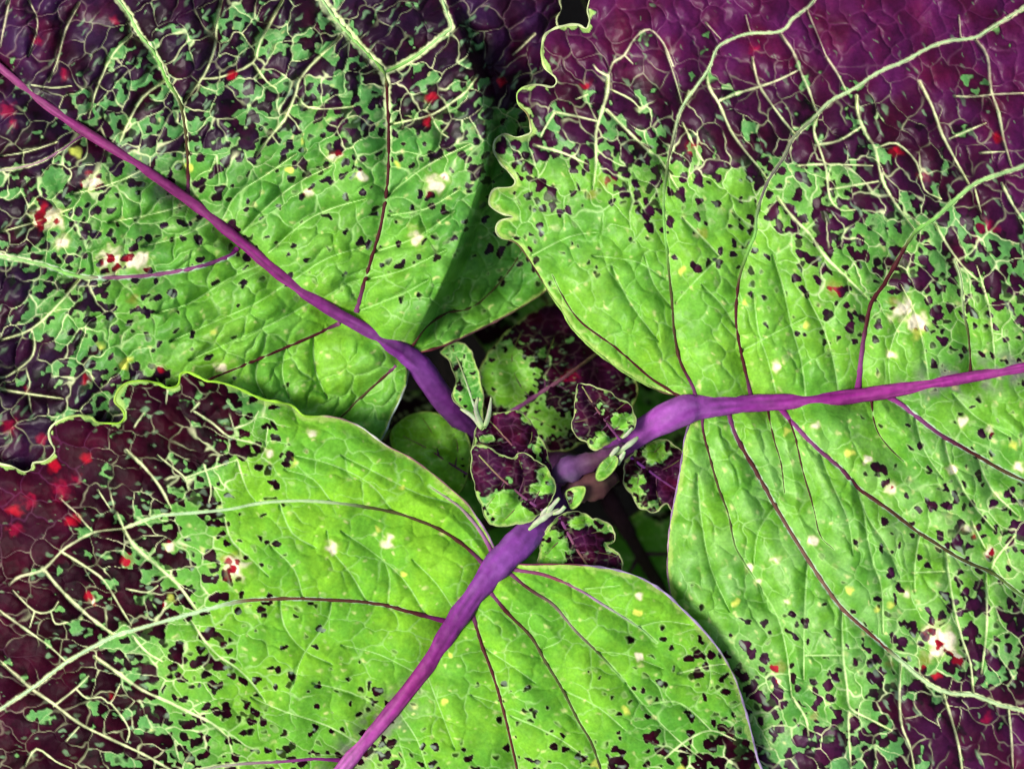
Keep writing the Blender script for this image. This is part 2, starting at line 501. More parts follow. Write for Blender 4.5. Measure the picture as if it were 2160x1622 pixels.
    # veinlets over everything: thin, soft edged, fading into pink where the maroon is full
    la = np.maximum(np.maximum(line * (1 - 0.45 * sstep(0.95, 1.0, M)), 0.9 * latl * sstep(0.3, 0.6, M)), 0.8 * hexn) * sstep(0.18, 0.45, M)
    lcol = PALE * (1 - 0.35 * full[..., None]) + lin(176, 120, 150) * 0.35 * full[..., None]
    lcol = np.clip(lcol * (1.12 + 0.3 * n2[..., None]), 0, 1)
    la = (0.94 * la)[..., None]
    C = C * (1 - la) + lcol * la
    # traced patches without chlorophyll
    for (px, py, r, kind) in patches:
        i0, i1 = np.searchsorted(L.ux, [px - 3 * r, px + 3 * r]); j0, j1 = np.searchsorted(L.vy, [py - 3 * r, py + 3 * r])
        if i0 >= i1 or j0 >= j1:
            continue
        sl_ = (slice(j0, j1), slice(i0, i1))
        d = np.hypot((x0[sl_] - px), (y0[sl_] - py)) / (r * (1.25 if kind == 'r' else 1.0)) + (0.5 * n3[sl_] + 0.4 * n2[sl_]) * (0.8 if kind in 'mr' else 1.25)
        w = (1 - sstep(0.2, 1.2, d))[..., None]
        dkk = dark[sl_][..., None]
        if kind == 'c':                              # cream, red where the blotch crosses it
            core = CREAM * (1 - dkk) + RED * 0.8 * dkk
            halo = 0.6 * (1 - sstep(0.7, 1.6, d))[..., None]
            C[sl_] = C[sl_] * (1 - 0.4 * halo * (1 - dkk)) + YELL * 0.4 * halo * (1 - dkk)
        elif kind == 'y':
            core = YELL * (1 - 0.3 * dkk)
        elif kind == 'r':
            core = np.broadcast_to(RED, C[sl_].shape)
            w = w * (0.25 + 0.75 * dkk)
        else:
            core = np.broadcast_to(lin(176, 16, 62), C[sl_].shape)
            w = (1 - sstep(0.0, 1.25, d + 0.35 * n4[sl_]))[..., None] * (0.05 + 0.5 * dkk)
        C[sl_] = C[sl_] * (1 - w) + core * w
    L.dark = dark
    return np.clip(C, 0.001, 1)

def ribz(L, P, n=15):
    z = L.sample(P[:, 0], P[:, 1])
    k = np.hanning(2 * n + 3)[1:-1]; k /= k.sum()
    return np.convolve(np.pad(z, n, 'edge'), k, 'valid')

def smooth(Q, n=6):
    k = np.hanning(2 * n + 3)[1:-1]; k /= k.sum()
    z = 2 * Q[0, 2] - Q[n:0:-1, 2]; e = 2 * Q[-1, 2] - Q[-2:-n - 2:-1, 2]
    Q = Q.copy(); Q[:, 2] = np.convolve(np.r_[z, Q[:, 2], e], k, 'valid')
    return Q

def add_veins(L, leaf, laterals, zoff=0.1):
    for v, P in zip(laterals, L.lat):
        P = resample(P, 9.0)
        n = len(P); t = np.linspace(0, 1, n)
        r = np.interp(t, [0, 0.12, 0.85, 1], [v['r'][0], v['r'][1], 0.8 * v['r'][2] + 0.2 * v['r'][1], 0.4]) * 1.2 * (1 + 0.18 * noise(P[:, 0] / 25, P[:, 1] / 25, 78))
        z = L.sample(P[:, 0], P[:, 1])
        k = np.exp(-((np.arange(-4, 5)) / 2.0) ** 2); k /= k.sum()
        z = np.maximum(np.convolve(np.pad(z, 4, 'edge'), k, 'valid'), z)
        z = np.convolve(np.pad(z, 1, 'edge'), np.ones(3) / 3, 'valid')
        tube('side_vein', np.c_[P, z - r * 0.12], r, ramp(v['c'], t), M_VEIN, leaf, flat=0.8, sides=8)

def add_margin(L, leaf, anchors, vis=None, name='margin', step=6.0, lift=0.0):
    """thickened rim round the blade; anchors: (x, y, radius, colour)"""
    O = resample(np.vstack([L.O, L.O[:1]]), step)
    A = np.array([[a[0], a[1]] for a in anchors], float)
    d2 = ((O[:, None] - A[None]) ** 2).sum(-1) + 900.0
    w = d2 ** -2.5; w /= w.sum(1, keepdims=True)
    r = w @ np.array([a[2] for a in anchors], float); c = w @ np.array([a[3] for a in anchors], float)
    r = 0.38 * r * (1 + 0.9 * noise(O[:, 0] / 22.0, O[:, 1] / 22.0, 71))
    c = 0.85 * c * (1 + 0.6 * noise(O[:, 0] / 26.0, O[:, 1] / 26.0, 72))[:, None]
    ns = len(O)
    k = np.exp(-((np.arange(-2, 3)) / 1.2) ** 2); k /= k.sum()
    z = L.sample(O[:, 0], O[:, 1])
    z = np.convolve(np.r_[z[-3:-1], z, z[1:3]], k, 'valid')
    tube(name, np.c_[O, z + lift], r, np.clip(c, 0.002, 1), M_VEIN, leaf, flat=0.7, sides=8)

# ------------------------------------------------------------------ the ground under the plant
SOIL_Z = -1000.0
def build_soil():
    g = np.linspace(-0.75, 0.75, 121)
    X, Y = np.meshgrid(g, g)
    Z = SOIL_Z * K + 0.006 * noise(X * 14, Y * 14, 3) + 0.003 * noise(X * 50, Y * 50, 4)
    n = len(g)
    idx = np.arange(n * n).reshape(n, n)
    F = np.stack([idx[:-1, :-1], idx[:-1, 1:], idx[1:, 1:], idx[1:, :-1]], -1).reshape(-1, 4)
    tone = (0.8 + 0.5 * noise(X * 60, Y * 60, 5)).ravel()[:, None]
    C = lin(62, 46, 34)[None] * tone
    m = bpy.data.materials.new('dark_soil'); m.use_nodes = True
    nt = m.node_tree
    b = nt.nodes['Principled BSDF']; b.inputs['Roughness'].default_value = 0.95
    no = nt.nodes.new('ShaderNodeTexNoise'); no.inputs['Scale'].default_value = 260; no.inputs['Detail'].default_value = 6
    cr = nt.nodes.new('ShaderNodeValToRGB')
    cr.color_ramp.elements[0].color = (0.012, 0.008, 0.005, 1); cr.color_ramp.elements[1].color = (0.07, 0.045, 0.028, 1)
    nt.links.new(no.outputs['Fac'], cr.inputs['Fac']); nt.links.new(cr.outputs['Color'], b.inputs['Base Color'])
    bp = nt.nodes.new('ShaderNodeBump'); bp.inputs['Distance'].default_value = 0.003
    nt.links.new(no.outputs['Fac'], bp.inputs['Height']); nt.links.new(bp.outputs['Normal'], b.inputs['Normal'])
    o = mesh_obj('soil', np.stack([X, Y, Z], -1).reshape(-1, 3), F, C, m, None, 'dark soil bed below the leaves')
    o['kind'] = 'structure'; o['category'] = 'soil'
build_soil()

plant = bpy.data.objects.new('coleus_plant', None)
plant.location = (0.012, -0.018, SOIL_Z * K)
COL.objects.link(plant)
plant['label'] = 'green coleus shoot with maroon blotched leaves and purple midribs around a small central bud'
plant['category'] = 'plant'
bpy.context.view_layer.update()

def S(r, g, b): return lin(r, g, b)
DKV = S(70, 30, 34); DKG = S(70, 74, 40); PUV = S(120, 62, 110); PLV = S(176, 206, 150); BLV = S(176, 210, 160); GRV = S(120, 180, 84)

def lat(p, r=(4.5, 3.2, 1.4), c=((0, PUV), (0.15, DKV), (1, DKG))):
    return dict(p=p, r=r, c=list(c))

# ================================================================== leaf at the upper left
L1_OUT = [(872, 744), (892, 742), (940, 728), (988, 706), (1036, 683), (1084, 657), (1120, 635), (1150, 614), (1200, 560), (1215, 480),
          (1190, 400), (1200, 300), (1230, 220), (1200, 110), (1174, 48), (1184, 20), (1181, 0), (1195, -60), (1150, -130), (1080, -220),
          (980, -310), (800, -420), (500, -480), (200, -470), (-100, -400), (-350, -280), (-520, -170), (-570, -130), (-560, 0),
          (-520, 150), (-470, 300), (-420, 450), (-330, 600), (-250, 750), (-150, 880), (-60, 980), (40, 1030), (180, 990), (300, 950),
          (420, 890), (560, 930), (650, 955), (740, 955), (795, 935), (813, 910), (827, 876), (842, 847), (858, 805), (862, 775), (858, 755)]
L1_MID = [(-555, -128), (-450, -95), (-250, -10), (-60, 100), (0, 143), (77, 207), (167, 270), (267, 333), (393, 419), (520, 520), (600, 588), (700, 655), (780, 700), (850, 742)]
L1_Z = tps([(850, 740, -60), (700, 655, -62), (400, 425, -50), (0, 143, -80), (-550, -130, -260), (811, 913, -135), (650, 930, -105), (420, 870, -85),
            (250, 900, -95), (0, 1000, -130), (100, 700, -45), (400, 650, -25), (700, 400, 0), (900, 450, 25), (980, 300, 25), (700, 100, -10),
            (300, 100, -20), (1000, 0, -50), (1180, 0, -90), (1200, 300, -10), (1100, 620, -40), (880, 730, -55), (-400, 500, -180), (500, -450, -160), (820, 770, -75)])
CREST = resample(catmull([(858, 760), (866, 726), (905, 650), (942, 578), (974, 497), (1006, 400), (1022, 310), (1020, 230), (1000, 150), (965, 60), (930, -20), (890, -140)], 5), 8)
def l1_extra(L, Z):
    d, nx, ny = L.dist(CREST, 420.0, True)
    # right-hand side of the fold crest (x beyond the nearest crest point)
    side = np.where(L.U > nx, 1.0, -1.0)
    sd = d * side
    D = np.interp(L.V, [-140, 40, 200, 330, 600, 700, 745], [10, 50, 130, 170, 150, 80, 15])
    Z = Z - D * sstep(-1, 30, sd)
    Z = Z + 30 * np.exp(-((sd + 4) / np.where(sd < -4, 70.0, 20.0)) ** 2) * sstep(745, 640, L.V) * sstep(-60, 150, L.V)
    return Z
L1_LAT = [
    lat([(397, 418), (397, 340), (390, 262), (378, 212), (352, 170), (330, 120), (293, 70), (272, 30), (250, 0), (225, -60), (190, -150)], (4.5, 3.6, 2.5), ((0, PUV), (0.08, DKV), (0.33, DKG), (0.42, GRV), (1, PLV))),
    lat([(752, 658), (765, 610), (785, 540), (805, 470), (818, 380), (820, 300), (818, 220), (810, 155), (770, 110), (730, 67), (700, 30), (680, 0), (640, -80)], (5, 3.8, 2.5), ((0, PUV), (0.08, DKV), (0.6, DKV), (0.68, GRV), (1, PLV))),
    lat([(810, 155), (877, 120), (940, 70), (953, 57), (938, 15), (920, -40)], (3, 3, 2), ((0, GRV), (1, PLV))),
    lat([(866, 735), (898, 690), (945, 660), (995, 689 - 40), (1040, 612), (1090, 548), (1120, 480)], (3.5, 2.6, 1.2), ((0, DKV), (0.5, DKG), (1, DKG))),
    lat([(500, 524), (483, 541), (430, 560), (367, 574), (283, 584), (167, 584), (100, 561), (0, 540), (-120, 520)], (5, 4, 3.0), ((0, PURPLE2), (0.1, PUV), (0.45, S(130, 84, 110)), (0.56, GRV), (1, PLV))),
    lat([(716, 683), (660, 708), (600, 734), (520, 768), (440, 801), (380, 830)], (4.5, 3.4, 2.2), ((0, PUV), (0.1, DKV), (0.8, DKV), (1, DKG))),
    lat([(835, 772), (800, 803), (774, 827), (730, 869), (710, 890)], (4, 3.0, 2.0), ((0, PUV), (0.15, DKV), (1, DKG))),
    lat([(180, 282), (90, 340), (0, 360), (-120, 370)], (3, 2.6, 1.6), ((0, PUV), (0.3, S(150, 110, 130)), (1, PLV))),
    lat([(0, 143), (-30, 60), (-60, -60)], (3, 2.4, 1.6), ((0, PUV), (1, PLV))),
]
L1_LP = [(3, 9), (3, 13), (8, 5), (1, 1), (4, 6), (3, 3), (3, 3), (3, 4), (3, 5)]
CRE = 2.5   # narrow creases between the fine parallel side veins
L1_NET = [([(467, 0), (457, 50), (453, 100), (430, 160), (390, 213)], 5.5), ([(597, 0), (550, 87), (533, 133), (467, 163), (423, 167)], 5.0), ([(533, 133), (563, 173), (583, 187)], 4.5),
          ([(720, 77), (667, 127), (633, 167), (623, 200), (600, 253), (567, 293), (540, 330)], 5.5), ([(623, 200), (650, 227), (700, 230), (745, 225)], 4),
          ([(167, 7), (137, 67), (123, 123), (103, 173)], 3.6), ([(277, 73), (240, 113), (217, 157), (200, 200), (187, 250)], 4.5), ([(20, 0), (10, 50), (0, 100)], 4), ([(67, 180), (110, 186), (150, 182)], 3.2),
          ([(353, 167), (300, 207), (267, 267), (253, 300)], 5.0), ([(1007, 160), (983, 193), (953, 217), (910, 243), (853, 257), (823, 263)], 4.4), ([(910, 247), (927, 277), (945, 290)], 3.6), ([(1128, 72), (1100, 100), (1082, 116)], 4),
          ([(167, 590), (127, 638), (67, 694), (0, 718)], 5.0), ([(67, 698), (73, 728), (63, 758), (20, 791), (0, 797)], 4.5), ([(0, 821), (60, 831), (133, 841)], 4.2), ([(60, 831), (66, 870)], 3),
          ([(470, 462), (500, 410), (560, 370), (625, 325)], CRE), ([(512, 490), (570, 430), (633, 383), (700, 350)], CRE), ([(567, 533), (640, 470), (700, 440), (770, 420)], CRE), ([(620, 590), (690, 545), (770, 520)], CRE), ([(680, 630), (730, 600), (760, 590)], CRE),
          ([(820, 455), (900, 440), (970, 400)], CRE), ([(815, 415), (900, 350), (990, 305)], CRE), ([(790, 532), (880, 500), (960, 445)], CRE), ([(772, 590), (850, 570), (940, 528)], CRE), ([(760, 655), (850, 620), (905, 590)], CRE),
          ([(440, 470), (380, 500), (300, 520)], CRE), ([(560, 555), (480, 590), (400, 640), (330, 660)], CRE), ([(610, 595), (540, 640), (450, 680), (360, 720)], CRE), ([(660, 635), (580, 680), (490, 720), (400, 760)], CRE), ([(400, 430), (330, 450), (230, 470)], CRE), ([(300, 360), (230, 390), (150, 410)], CRE),
          ([(600, 734), (596, 790), (610, 840)], 3), ([(660, 712), (665, 780), (690, 840)], 3), ([(545, 757), (540, 800), (560, 840)], 3),
          ([(150, 440), (70, 470), (0, 490)], 3.2), ([(120, 300), (60, 320), (0, 330)], 3.0), ([(60, 0), (80, 50), (60, 120)], 3)]
L1_M = gridmap(0, 0, 135, [[9.6, 9.6, 9.0, 8.4, 7.6, 6.8, 8.8, 9.2, 9.6, 9.8], [9.6, 9.2, 7.8, 7.2, 6.4, 6.2, 8.0, 6.8, 9.2, 9.6], [9.0, 7.2, 6.0, 6.2, 5.2, 4.8, 4.8, 5.0, 4.8, 7.4], [6.3, 4.6, 4.0, 3.1, 2.7, 3.2, 2.2, 2.9, 2.3, 3.6],
                           [7, 4.0, 3.1, 2.3, 2.4, 2.0, 2.5, 2.0, 2.7, 2], [7.6, 5.2, 3.4, 2.0, 1.2, 1.1, 1.2, 1.1, 1.6, 1], [8.3, 6.2, 4.0, 2.8, 1.2, 1.4, 0.6, 0, 0, 0], [9.2, 8.6, 7, 5, 2, 1, 0, 0, 0, 0], [9.5, 9.4, 9, 7, 4, 2, 0, 0, 0, 0]])
def l1_g(x, y): return np.clip(0.15 + 0.75 * np.exp(-(((x - 640) / 330) ** 2 + ((y - 700) / 260) ** 2)), 0, 1)
L1_PATCH = [(100, 455, 30, 'c'), (92, 440, 9, 'r'), (130, 515, 16, 'c'), (132, 516, 7, 'r'), (236, 546, 26, 'c'), (286, 550, 27, 'c'), (281, 634, 11, 'r'), (195, 385, 20, 'c'), (160, 320, 14, 'y'), (705, 325, 15, 'c'), (760, 370, 12, 'c'), (918, 392, 20, 'c'), (940, 375, 10, 'c'),
            (650, 405, 11, 'c'), (880, 500, 17, 'c'), (880, 505, 8, 'r'), (912, 207, 11, 'r'), (902, 260, 9, 'r'), (212, 735, 13, 'y'), (265, 765, 13, 'y'), (182, 803, 13, 'c'), (340, 780, 9, 'c'), (466, 775, 14, 'c'), (452, 702, 8, 'y'), (488, 162, 8, 'r'),
            (15, 232, 22, 'm'), (25, 262, 14, 'm'), (55, 818, 10, 'm'), (22, 898, 20, 'm'), (88, 925, 12, 'm'), (240, 45, 12, 'm'), (135, 155, 12, 'm'), (75, 90, 14, 'm'), (400, 355, 9, 'y'), (610, 360, 8, 'y'), (640, 300, 9, 'y'), (1055, 172, 9, 'r'), (1148, 580, 10, 'y'), (840, 345, 8, 'y')]
LFm = []
def build_l1():
    L = Leaf(L1_OUT, L1_Z)
    shape_leaf(L, L1_MID, L1_LAT, L1_NET, seed=3, extra=l1_extra, quilt=34, tert=26, und=22, ang=-0.7)
    C = paint_leaf(L, L1_M, l1_g, seed=3, patches=L1_PATCH, ang=-0.7, stretch=1.2, latpale=L1_LP, latcol=[0, 0, 0, 0, 1, 0, 0, 0, 0], rimw=6, bleed=lambda x, y: 0.7 * sstep(560, 300, x), tint=(lin(44, 8, 34), lin(62, 30, 76)), plum=0.7, pale=lambda x, y: 0.12 + 0 * x)
    o = L.build('leaf', C, plant, mat=M_BLADE_SHEEN, label='deeply puckered leaf at upper left with a long diagonal purple midrib')
    add_veins(L, o, L1_LAT)
    mg = S(120, 160, 70)
    add_margin(L, o, [(900, 740, 6, S(96, 40, 50)), (1000, 700, 5, S(120, 84, 84)), (1140, 620, 4, S(110, 100, 70)), (1180, 20, 6, PALE * 0.7), (1200, 300, 4, mg), (860, 790, 5, S(140, 150, 130)), (826, 876, 6, S(170, 186, 180)), (500, -450, 5, mg), (-500, 200, 5, mg), (0, 1000, 4, mg), (600, 940, 4, mg)])
    P = resample(catmull(L1_MID, 5), 10); P = P[P[:, 0] > -556]
    z = ribz(L, P)
    stalk = np.array([(885, 772, -74), (915, 815, -90), (945, 855, -115), (975, 890, -150), (1010, 930, -200), (1060, 980, -270)], float)
    r = np.interp(P[:, 0], [-555, 0, 200, 400, 700, 800, 850], [4, 13, 15, 16, 18, 21, 27])
    Q = np.vstack([np.c_[P, z + 0.42 * r], stalk]); Q = catmull(Q, 2)
    rr = np.interp(Q[:, 0], [-555, 0, 200, 400, 700, 800, 850, 890, 930, 1000, 1060], [4, 10, 12, 13, 15, 18, 24, 31, 30, 27, 27])
    t = Q[:, 0]
    c = ramp([(-555, S(150, 90, 140)), (0, S(140, 62, 128)), (250, S(122, 42, 112)), (600, S(118, 38, 116)), (800, S(112, 48, 134)), (880, S(108, 48, 140)), (1060, S(88, 34, 104))], t)
    tube('midrib', smooth(Q), rr * 0.87 * (1 + 0.12 * noise(Q[:, 0] / 45, Q[:, 1] / 45, 84)), c * np.array([0.92, 1.12, 0.72]), M_STEM, o, flat=0.75, sides=18, streak=0.55, label='purple midrib running on into the leaf stalk')
    return L, o
L1, leaf1 = build_l1()

# ================================================================== leaf on the right
R_OUT = [(1440, 838), (1400, 828), (1340, 800), (1280, 760), (1240, 727), (1205, 690), (1185, 655), (1160, 620), (1130, 570), (1104, 530), (1085, 510), (1058, 503), (1046, 484), (1056, 466), (1084, 458),
         (1058, 450), (1034, 434), (1034, 413), (1046, 398), (1078, 395), (1088, 383), (1078, 368), (1052, 340), (1041, 314), (1046, 294), (1065, 283), (1090, 290), (1118, 282), (1120, 270), (1113, 241), (1096, 224), (1090, 204), (1097, 190), (1118, 181), (1141, 180), (1162, 185), (1173, 178), (1172, 164),
         (1152, 146), (1144, 120), (1145, 90), (1154, 71), (1174, 60), (1198, 54), (1222, 54), (1237, 62), (1244, 44), (1239, 22), (1246, -6), (1265, -70), (1330, -150), (1450, -230), (1650, -270), (1850, -250), (2050, -190), (2300, -70), (2550, 110), (2780, 350), (2900, 540), (2965, 640),
         (2900, 770), (2850, 950), (2750, 1200), (2600, 1450), (2420, 1650), (2200, 1800), (2000, 1880), (1800, 1880), (1660, 1810), (1570, 1710), (1535, 1620), (1500, 1520), (1450, 1420), (1424, 1340), (1420, 1280), (1411, 1230), (1408, 1190), (1412, 1120), (1420, 1070), (1430, 1020), (1438, 970), (1443, 930), (1452, 900), (1462, 872)]
R_MID = [(1452, 862), (1480, 858), (1540, 854), (1600, 850), (1720, 844), (1830, 832), (1950, 812), (2060, 793), (2160, 775), (2300, 748), (2500, 712), (2750, 672), (2955, 641)]
R_Z = tps([(1440, 858, -12), (1600, 850, -14), (1830, 832, -22), (2160, 775, -40), (2950, 640, -260), (1088, 500, 0), (1040, 420, 10), (1045, 310, 12), (1092, 204, 4), (1150, 100, -2), (1240, 20, -8), (1300, 400, 45), (1600, 400, 42), (1900, 400, 18), (1700, 0, 12), (2160, 100, -20), (1200, 690, 8), (1400, 825, -20), (1350, 720, 12),
           (1440, 960, -36), (1410, 1200, -66), (1450, 1380, -95), (1530, 1600, -110), (1700, 1250, 6), (1550, 1100, -6), (1900, 1100, 6), (2000, 1450, -10), (1700, 1550, -50), (2160, 1300, -30), (2500, 1400, -150), (1900, 1850, -150), (1800, -240, -60), (2500, 100, -110)])
R_LAT = [
    lat([(1432, 835), (1400, 815), (1366, 792), (1301, 735), (1228, 682), (1190, 630), (1165, 580)], (3.5, 2.6, 1.2), ((0, DKV), (0.7, DKV), (1, DKG))),
    lat([(1468, 838), (1460, 812), (1435, 763), (1422, 700), (1418, 640), (1410, 560), (1400, 450), (1405, 370), (1420, 295), (1440, 225), (1493, 150), (1513, 102), (1547, 82), (1583, 71), (1647, 67), (1673, 40), (1713, 7), (1740, -40)], (4, 2.8, 2.2), ((0, PUV), (0.06, DKV), (0.25, DKG), (0.34, GRV), (0.5, S(90, 84, 70)), (0.6, PLV), (1, PLV))),
    lat([(1588, 846), (1583, 830), (1563, 741), (1553, 674), (1557, 601), (1572, 545), (1593, 493), (1597, 450), (1620, 383), (1653, 333), (1673, 293), (1717, 250), (1753, 213), (1803, 187), (1853, 153), (1907, 130), (1963, 100), (2003, 87), (2057, 80), (2090, 60), (2160, 17), (2230, -30)], (4.5, 3.2, 2.5), ((0, PUV), (0.05, DKV), (0.2, DKV), (0.28, GRV), (0.36, S(92, 84, 84)), (0.5, S(120, 130, 100)), (0.58, PLV), (1, PLV))),
    lat([(1806, 836), (1810, 812), (1820, 724), (1837, 641), (1860, 608), (1887, 561), (1927, 493), (1973, 460), (2040, 400), (2073, 380), (2123, 363), (2160, 350), (2260, 310)], (8, 5.0, 3), ((0, PURPLE2), (0.1, PUV), (0.2, DKV), (0.44, DKV), (0.52, GRV), (1, PLV))),
    lat([(2047, 795), (2047, 781), (2043, 708), (2033, 658), (2027, 591), (2013, 548)], (3.5, 2.8, 1.6), ((0, DKV), (0.4, DKG), (1, PLV))),
    lat([(1482, 872), (1483, 908), (1500, 974), (1520, 1041), (1537, 1085), (1550, 1149), (1573, 1192), (1600, 1232), (1613, 1269)], (3.5, 2.6, 1.2), ((0, PUV), (0.1, DKV), (0.6, DKG), (1, GRV))),
    lat([(1536, 866), (1540, 882), (1550, 914), (1583, 974), (1617, 1034), (1650, 1092), (1693, 1162), (1717, 1199), (1773, 1279), (1850, 1349), (1907, 1399), (1960, 1442), (2007, 1462), (2053, 1465), (2107, 1485), (2160, 1499), (2300, 1540)], (5, 4.0, 3), ((0, PUV), (0.08, DKV), (0.4, S(110, 84, 70)), (0.56, BROWN), (0.6, PLV), (1, PLV))),
    lat([(1645, 860), (1660, 878), (1680, 901), (1727, 948), (1773, 988), (1813, 1031), (1873, 1074), (1933, 1119), (1973, 1145), (2033, 1182), (2087, 1205), (2113, 1222), (2160, 1259), (2280, 1340)], (6, 4.2, 2.6), ((0, PURPLE2), (0.08, PUV), (0.3, DKV), (0.7, DKG), (1, GRV))),
    lat([(1875, 838), (1895, 850), (1933, 878), (1990, 921), (2057, 958), (2107, 988), (2160, 1014), (2300, 1080)], (6, 4.4, 2.6), ((0, PURPLE2), (0.1, PUV), (0.4, DKV), (0.8, DKG), (1, GRV))),
    lat([(1618, 858), (1633, 928), (1647, 974), (1655, 1040)], (2.4, 2.0, 1.0), ((0, DKV), (1, DKG))),
    lat([(1665, 885), (1680, 931), (1693, 991), (1717, 1074), (1730, 1129), (1760, 1159)], (2.4, 2.0, 1.0), ((0, DKV), (1, DKG))),
    lat([(1838, 845), (1847, 901), (1873, 941), (1907, 974)], (2.4, 2.0, 1.0), ((0, DKV), (1, DKG))),
]
R_LP = [(2, 2), (3, 3.6), (3, 4.4), (3, 5), (2, 4), (3, 3), (5, 5), (5, 4), (6, 5), (2, 2), (2, 2), (2, 2)]
R_NET = [([(1647, 73), (1673, 110), (1687, 147), (1707, 193), (1720, 233)], 5.5), ([(1490, 157), (1497, 187), (1517, 220), (1540, 273), (1567, 313), (1600, 353), (1617, 377)], 5.5), ([(1587, 123), (1600, 177), (1627, 220), (1657, 260), (1680, 287)], 5), ([(1517, 213), (1557, 197), (1607, 182), (1647, 167), (1687, 147)], 4.6),
         ([(2057, 83), (2083, 120), (2090, 187), (2107, 240), (2117, 293), (2133, 350)], 6), ([(1940, 173), (1967, 227), (1987, 283), (2013, 333), (2043, 387)], 6), ([(1807, 203), (1810, 243), (1827, 283), (1847, 317), (1860, 377), (1887, 427), (1927, 483)], 6.5), ([(1723, 247), (1717, 277), (1730, 317), (1743, 360), (1750, 417), (1773, 443), (1803, 443)], 5),
         ([(1720, 307), (1770, 297), (1817, 267)], 4.5), ([(1847, 313), (1890, 303), (1933, 343), (1950, 400), (1985, 420)], 4), ([(1680, 350), (1743, 347), (1840, 350)], 4), ([(1750, 400), (1853, 383)], 4), ([(2013, 203), (2050, 205), (2093, 200), (2160, 197)], 4), ([(2003, 293), (2040, 277), (2080, 260)], 3.6), ([(2067, 323), (2120, 320)], 3.4),
         ([(1743, 120), (1767, 157), (1787, 197)], 4.6), ([(2113, 387), (2137, 433), (2170, 480)], 5), ([(1973, 473), (2000, 520), (2030, 560), (2060, 590)], 5), ([(2057, 400), (2070, 450)], 4), ([(1640, 417), (1673, 460), (1707, 493), (1733, 533), (1780, 580), (1830, 630)], 6.5), ([(1440, 260), (1470, 320), (1483, 340)], 5), ([(1453, 193), (1440, 226)], 4),
         ([(1440, 460), (1490, 510), (1517, 540)], 4.5), ([(1283, 160), (1280, 200), (1270, 233), (1257, 283), (1257, 350), (1250, 400)], 6.5), ([(1283, 160), (1293, 133), (1317, 117), (1340, 80), (1370, 63), (1400, 93), (1420, 140)], 4.5), ([(1280, 160), (1262, 150), (1252, 138)], 4.5), ([(1280, 233), (1320, 273), (1370, 320), (1393, 337), (1430, 400)], 6), ([(1170, 237), (1220, 247), (1262, 257)], 5.5), ([(1127, 307), (1187, 323), (1240, 347)], 5),
         ([(1170, 237), (1150, 270), (1140, 290)], 4), ([(1290, 190), (1330, 210), (1350, 230)], 4), ([(1240, 200), (1215, 210)], 3.5), ([(1317, 117), (1335, 135)], 3.5), ([(1400, 93), (1425, 170), (1440, 225)], 3),
         ([(1573, 33), (1583, 70)], 3), ([(1703, 23), (1727, 80), (1743, 120)], 3), ([(2023, 33), (2027, 82)], 3), ([(1490, 50), (1520, 83)], 3),
         ([(1563, 741), (1640, 700), (1700, 670)], 2.5), ([(1480, 600), (1520, 640), (1553, 690)], 2.8), ([(1640, 840), (1620, 760), (1600, 700), (1590, 620)], 2.6), ([(1700, 840), (1690, 760), (1670, 690), (1650, 600), (1630, 540)], 2.8), ([(1770, 838), (1760, 770), (1740, 700), (1700, 620)], 2.6), ([(1880, 825), (1875, 760), (1890, 700), (1930, 640)], 2.6), ([(1960, 812), (1950, 740), (1930, 660), (1900, 600)], 3.4), ([(2100, 785), (2095, 720), (2085, 640), (2060, 560)], 2.8),
         ([(1520, 540), (1460, 600), (1425, 640)], 2.6), ([(1360, 540), (1380, 600), (1418, 650)], 3), ([(1290, 560), (1330, 640), (1390, 720)], 2.8), ([(1250, 540), (1300, 545), (1350, 555), (1405, 590)], 2.6), ([(1120, 540), (1200, 500), (1260, 490)], 2.6),
         ([(1775, 1282), (1777, 1349), (1780, 1399), (1787, 1449), (1793, 1492), (1833, 1515), (1880, 1540)], 5), ([(1703, 1185), (1697, 1299), (1695, 1432)], 3.5), ([(1900, 1400), (1897, 1475), (1903, 1532), (1920, 1575), (1930, 1630)], 5), ([(1990, 1462), (2007, 1515), (2023, 1575), (2030, 1630)], 5.5), ([(2127, 1488), (2133, 1549), (2137, 1620)], 4.5), ([(1993, 1160), (2003, 1222), (2013, 1282), (2030, 1349), (2047, 1399), (2053, 1459)], 5),
         ([(1820, 1060), (1830, 1132), (1843, 1189), (1860, 1242), (1863, 1335)], 4.2), ([(1940, 1125), (1930, 1192), (1930, 1249)], 4), ([(1887, 1225), (1930, 1225)], 3.5), ([(1933, 1207), (1993, 1205)], 3.5), ([(1700, 1382), (1777, 1382)], 3.5), ([(1673, 1472), (1700, 1515), (1705, 1550)], 4.5), ([(2080, 1210), (2082, 1282), (2080, 1342), (2070, 1420)], 4.5), ([(1790, 1500), (1790, 1542), (1795, 1615)], 4),
         ([(1640, 1060), (1600, 1120), (1590, 1190)], 2.6), ([(1730, 960), (1760, 1030), (1790, 1100), (1800, 1170)], 2.8), ([(1800, 1010), (1830, 1090), (1870, 1150), (1900, 1220)], 3), ([(1990, 925), (2010, 990), (2050, 1060), (2100, 1120)], 4), ([(1930, 880), (1950, 950), (1990, 1010)], 3), ([(2060, 960), (2090, 1030), (2150, 1090)], 4), ([(2010, 830), (2060, 880), (2130, 920)], 3), ([(1470, 1000), (1480, 1100), (1500, 1200), (1540, 1290)], 2.6), ([(1600, 1232), (1640, 1300), (1660, 1380), (1670, 1470)], 3),
         ([(2140, 1130), (2100, 1180), (2090, 1210)], 4), ([(2050, 1100), (2080, 1160)], 4)]
